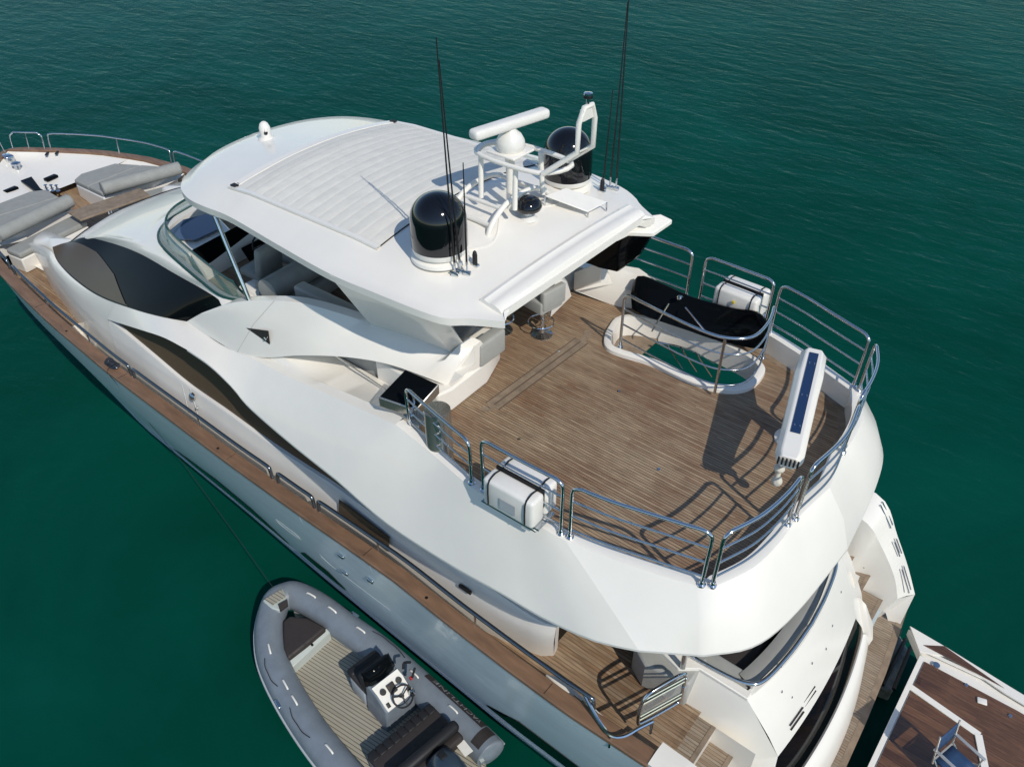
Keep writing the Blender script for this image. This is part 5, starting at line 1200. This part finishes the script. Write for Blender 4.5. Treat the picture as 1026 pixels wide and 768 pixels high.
# striped boarding pad at the stern of the starboard tube
e = MB(); e.grid([[skin(ptR, s_, a_, .2388)[0] for a_ in np.linspace(R(-40), R(50), 8)] for s_ in np.linspace(43.9, 47.6, 8)]); e.build('boarding_pad', SEATG, tn)
e = MB(); e.prism([Z(456, 745, .66), Z(465, 741, .66), Z(474, 752, .66), Z(466, 758, .66)], (0, 0, .01)); e.build('pad_step', PLAST, tn)
for lst, a_, b_ in ((ptL, 16, 22), (ptL, 26, 31), (ptR, 22, 28)):
    e = MB(); pts = [skin(lst, a_+(b_-a_)*k/4, R(35 if k % 4 else 25), .245)[0] for k in range(5)]; e.tube(pts, .007, 5, 4); e.build('grab_line', ROPE, tn)
# tender painter line (top level)
e = MB(); q0 = V((12.35, yg(12.35)-.1, zg(12.35)+.1)); q1 = Z(165, 448, 1.2); q2 = Z(190, 478, .35)
ml = [q0, V((12.3, yg(12.3)+.03, zg(12.3)+.03)), Z(183, 463, .62), Z(232, 530, .5), Z(280, 597, .66)]
e.tube(ml, .0045, 6, 0)
e.v = e.v; tag(e.build('mooring_line', ROPE, None), 'thin dark line running from the yacht cap rail down to the tender bow', 'rope')
e = MB()
for k in range(4):
    c = V((12.32+.03*k, yg(12.3)-.14+.01*k, zg(12.3)+.06+.02*k)); e.tube([c+V((.09*math.cos(t), .07*math.sin(t), .02*math.sin(t*2+k))) for t in np.linspace(0, 2*math.pi, 11)[:-1]], .014, 6, 0, closed=True)
tag(e.build('coiled_rope', ROPE, None), 'dark blue rope wound round the cleat on the near cap rail', 'rope')

# ================================================================== SECOND BOAT behind the platform
b2z = .80
boat = thing('moored_boat', 'varnished wooden deck of a second white boat lying astern at the bottom right', 'boat', (-2.5, -.5, 0))
def q2(u, v, z_=b2z): return Z(u, v, z_)
far = -6.5
xw = -.36
e = MB(); oe = [V((xw+.33, -2.66, b2z+.05)), V((-.55, -2.62, b2z+.05)), V((-1.71, -2.48, b2z+.05)), V((-3.5, -2.3, b2z+.05)), V((far, -2.1, b2z+.05)), V((far, 2.4, b2z+.05)), V((xw-.02, 2.4, b2z+.05)), V((xw, -2.25, b2z+.05))]
e.prism([q-V((0, 0, .06)) for q in oe], (0, 0, -.16)); e.build('boat_hull', GEL, boat, bevel=.02)
e = MB(); e.prism([V((xw-.05, -2.20, b2z)), V((xw-.05, 2.3, b2z)), V((far+.1, 2.3, b2z)), V((far+.1, -2.0, b2z)), V((-3.5, -2.1, b2z)), V((-1.7, -2.22, b2z))], (0, 0, .012)); e.build('boat_deck', DARKTK, boat)
def strip2(a, b, wd, z_, nm='deck_stripe', m=GEL, h=.02):
    a, b = V(a), V(b); t = (b-a).normalized(); nr = V((-t.y, t.x, 0))*wd/2
    e = MB(); e.prism([V((q.x, q.y, z_)) for q in (a-nr, a+nr, b+nr, b-nr)], (0, 0, h)); return e.build(nm, m, boat, bevel=.004)
pA, pB = q2(908, 686), q2(981, 737); pC = q2(992, 800)
strip2(pA+V((0, 0, 0)), pB, .10, b2z+.014); strip2(pB+V((.02, 0, 0)), pC, .10, b2z+.0165, h=.02)
strip2((xw+.005, -2.25, 0), (xw+.005, 2.3, 0), .07, b2z+.013, 'deck_edge')
strip2(q2(926, 653), q2(1006, 690), .05, b2z+.019, 'deck_edge'); strip2(q2(1006, 690), (far, -2.0, 0), .16, b2z+.014, 'deck_edge')
# outer white wing with its lower varnished triangle
e = MB(); e.prism([V((xw+.33, -2.66, b2z+.03)), V((-.62, -2.62, b2z+.03)), V((-1.71, -2.50, b2z+.03)), V((-3.4, -2.32, b2z+.03)), V((-3.4, -2.22, b2z+.03)), V((-1.5, -2.36, b2z+.03)), V((-.72, -2.50, b2z+.03)), V((-.30, -2.28, b2z+.03))], (0, 0, .03)); e.build('wing_rim', GEL, boat, bevel=.006)
e = MB(); e.prism([Z(925, 646, b2z+.062), Z(946, 647, b2z+.062), Z(1006, 689, b2z+.062)], (0, 0, .006)); e.build('wing_inlay', DARKTK, boat)
for u, v in ((938, 666), (983, 717), (1012, 717)):
    e = MB(); e.lathe(q2(u if u != 983 else 968, v if v != 717 or u == 1012 else 686, b2z+.013), [(.055 if u == 938 else .03, 0), (.05 if u == 938 else .025, .018), (.001, .022)], 16); e.build('deck_fitting', STEEL, boat)
e = MB(); e.box(q2(984, 702, b2z+.03), (.13, .10, .025), Matrix.Rotation(.3, 3, 'Z'), .012); e.build('deck_socket', PLAST, boat)
# dark chock frame between platform and boat
ch = thing('boat_chock', 'dark grey metal chock frame hanging behind the teak swim platform above the water', 'boat chock', tuple(V((Z(875, 660, .2).x, Z(875, 660, .2).y, 0))))
e = MB(); a_, b_, c_, d_ = Z(901, 634, .24), Z(911, 651, .24), Z(894, 693, .24), Z(872, 684, .24)
e.prism([a_, b_, c_, d_], (0, 0, -.3)); e.build('chock_body', GALV, ch, bevel=.03)
e = MB(); 
for p_, r_ in ((a_, d_), (b_, c_), (a_.lerp(b_, .5), c_.lerp(d_, .5))): e.tube([p_+V((0, 0, .08)), r_+V((0, 0, .08))], .03, 7, 0)
e.tube([d_+V((0, 0, .1)), d_+V((.25, .1, .16)), V((.2, d_.y+.1, .4))], .03, 7, 3); e.build('chock_bar', BLK, ch)

# ================================================================== DECK CHAIR on the second boat
ch_c = Z(947, 777, b2z); 
chair = thing('folding_chair', 'navy canvas folding chair with metal arms on the varnished wooden deck', 'chair', (ch_c.x, ch_c.y, b2z), 0)
da = V((-.93, .30, 0)).normalized(); db = V((-da.y, da.x, 0))   # facing direction
def H(a, b, c): return V((ch_c.x, ch_c.y, b2z+.012))+da*a+db*b+V((0, 0, c))
e = MB(); e.grid([[H(x, y_, .36-.025*math.cos(y_*8)+.0*x) for y_ in np.linspace(-.19, .19, 7)] for x in np.linspace(-.17, .21, 4)]); e.build('seat', NAVYC, chair, solid=.01)
e = MB(); e.grid([[H(-.20-.10*(z_-.40)+.0, y_, z_) for y_ in np.linspace(-.2, .2, 7)] for z_ in np.linspace(.46, .80, 4)]); e.build('backrest', NAVYC, chair, solid=.01)
ALU = mat('anodised aluminium', (.62, .60, .55), .3, metal=.6)
for s_ in (-1, 1):
    y_ = .21*s_
    e = MB(); e.tube([H(-.16, y_, .3), H(-.24, y_, .84)], .013, 7, 0); e.build('back_post', ALU, chair)
    e = MB(); e.tube([H(.22, y_, 0), H(-.16, y_, .38)], .012, 7, 0); e.build('leg', ALU, chair)
    e = MB(); e.tube([H(-.22, y_, 0), H(.2, y_, .38), H(.2, y_, .55)], .012, 7, 0); e.build('leg', ALU, chair)
    e = MB(); e.box(H(0, y_, .56), (.46, .045, .022), Matrix.Rotation(math.atan2(da.y, da.x), 3, 'Z'), .008); e.build('armrest', ALU, chair)
for x_ in (.21, -.17):
    e = MB(); e.tube([H(x_, -.21, .36), H(x_, .21, .36)], .011, 7, 0); e.build('crossbar', ALU, chair)
print('ALL DONE', len(bpy.data.objects))
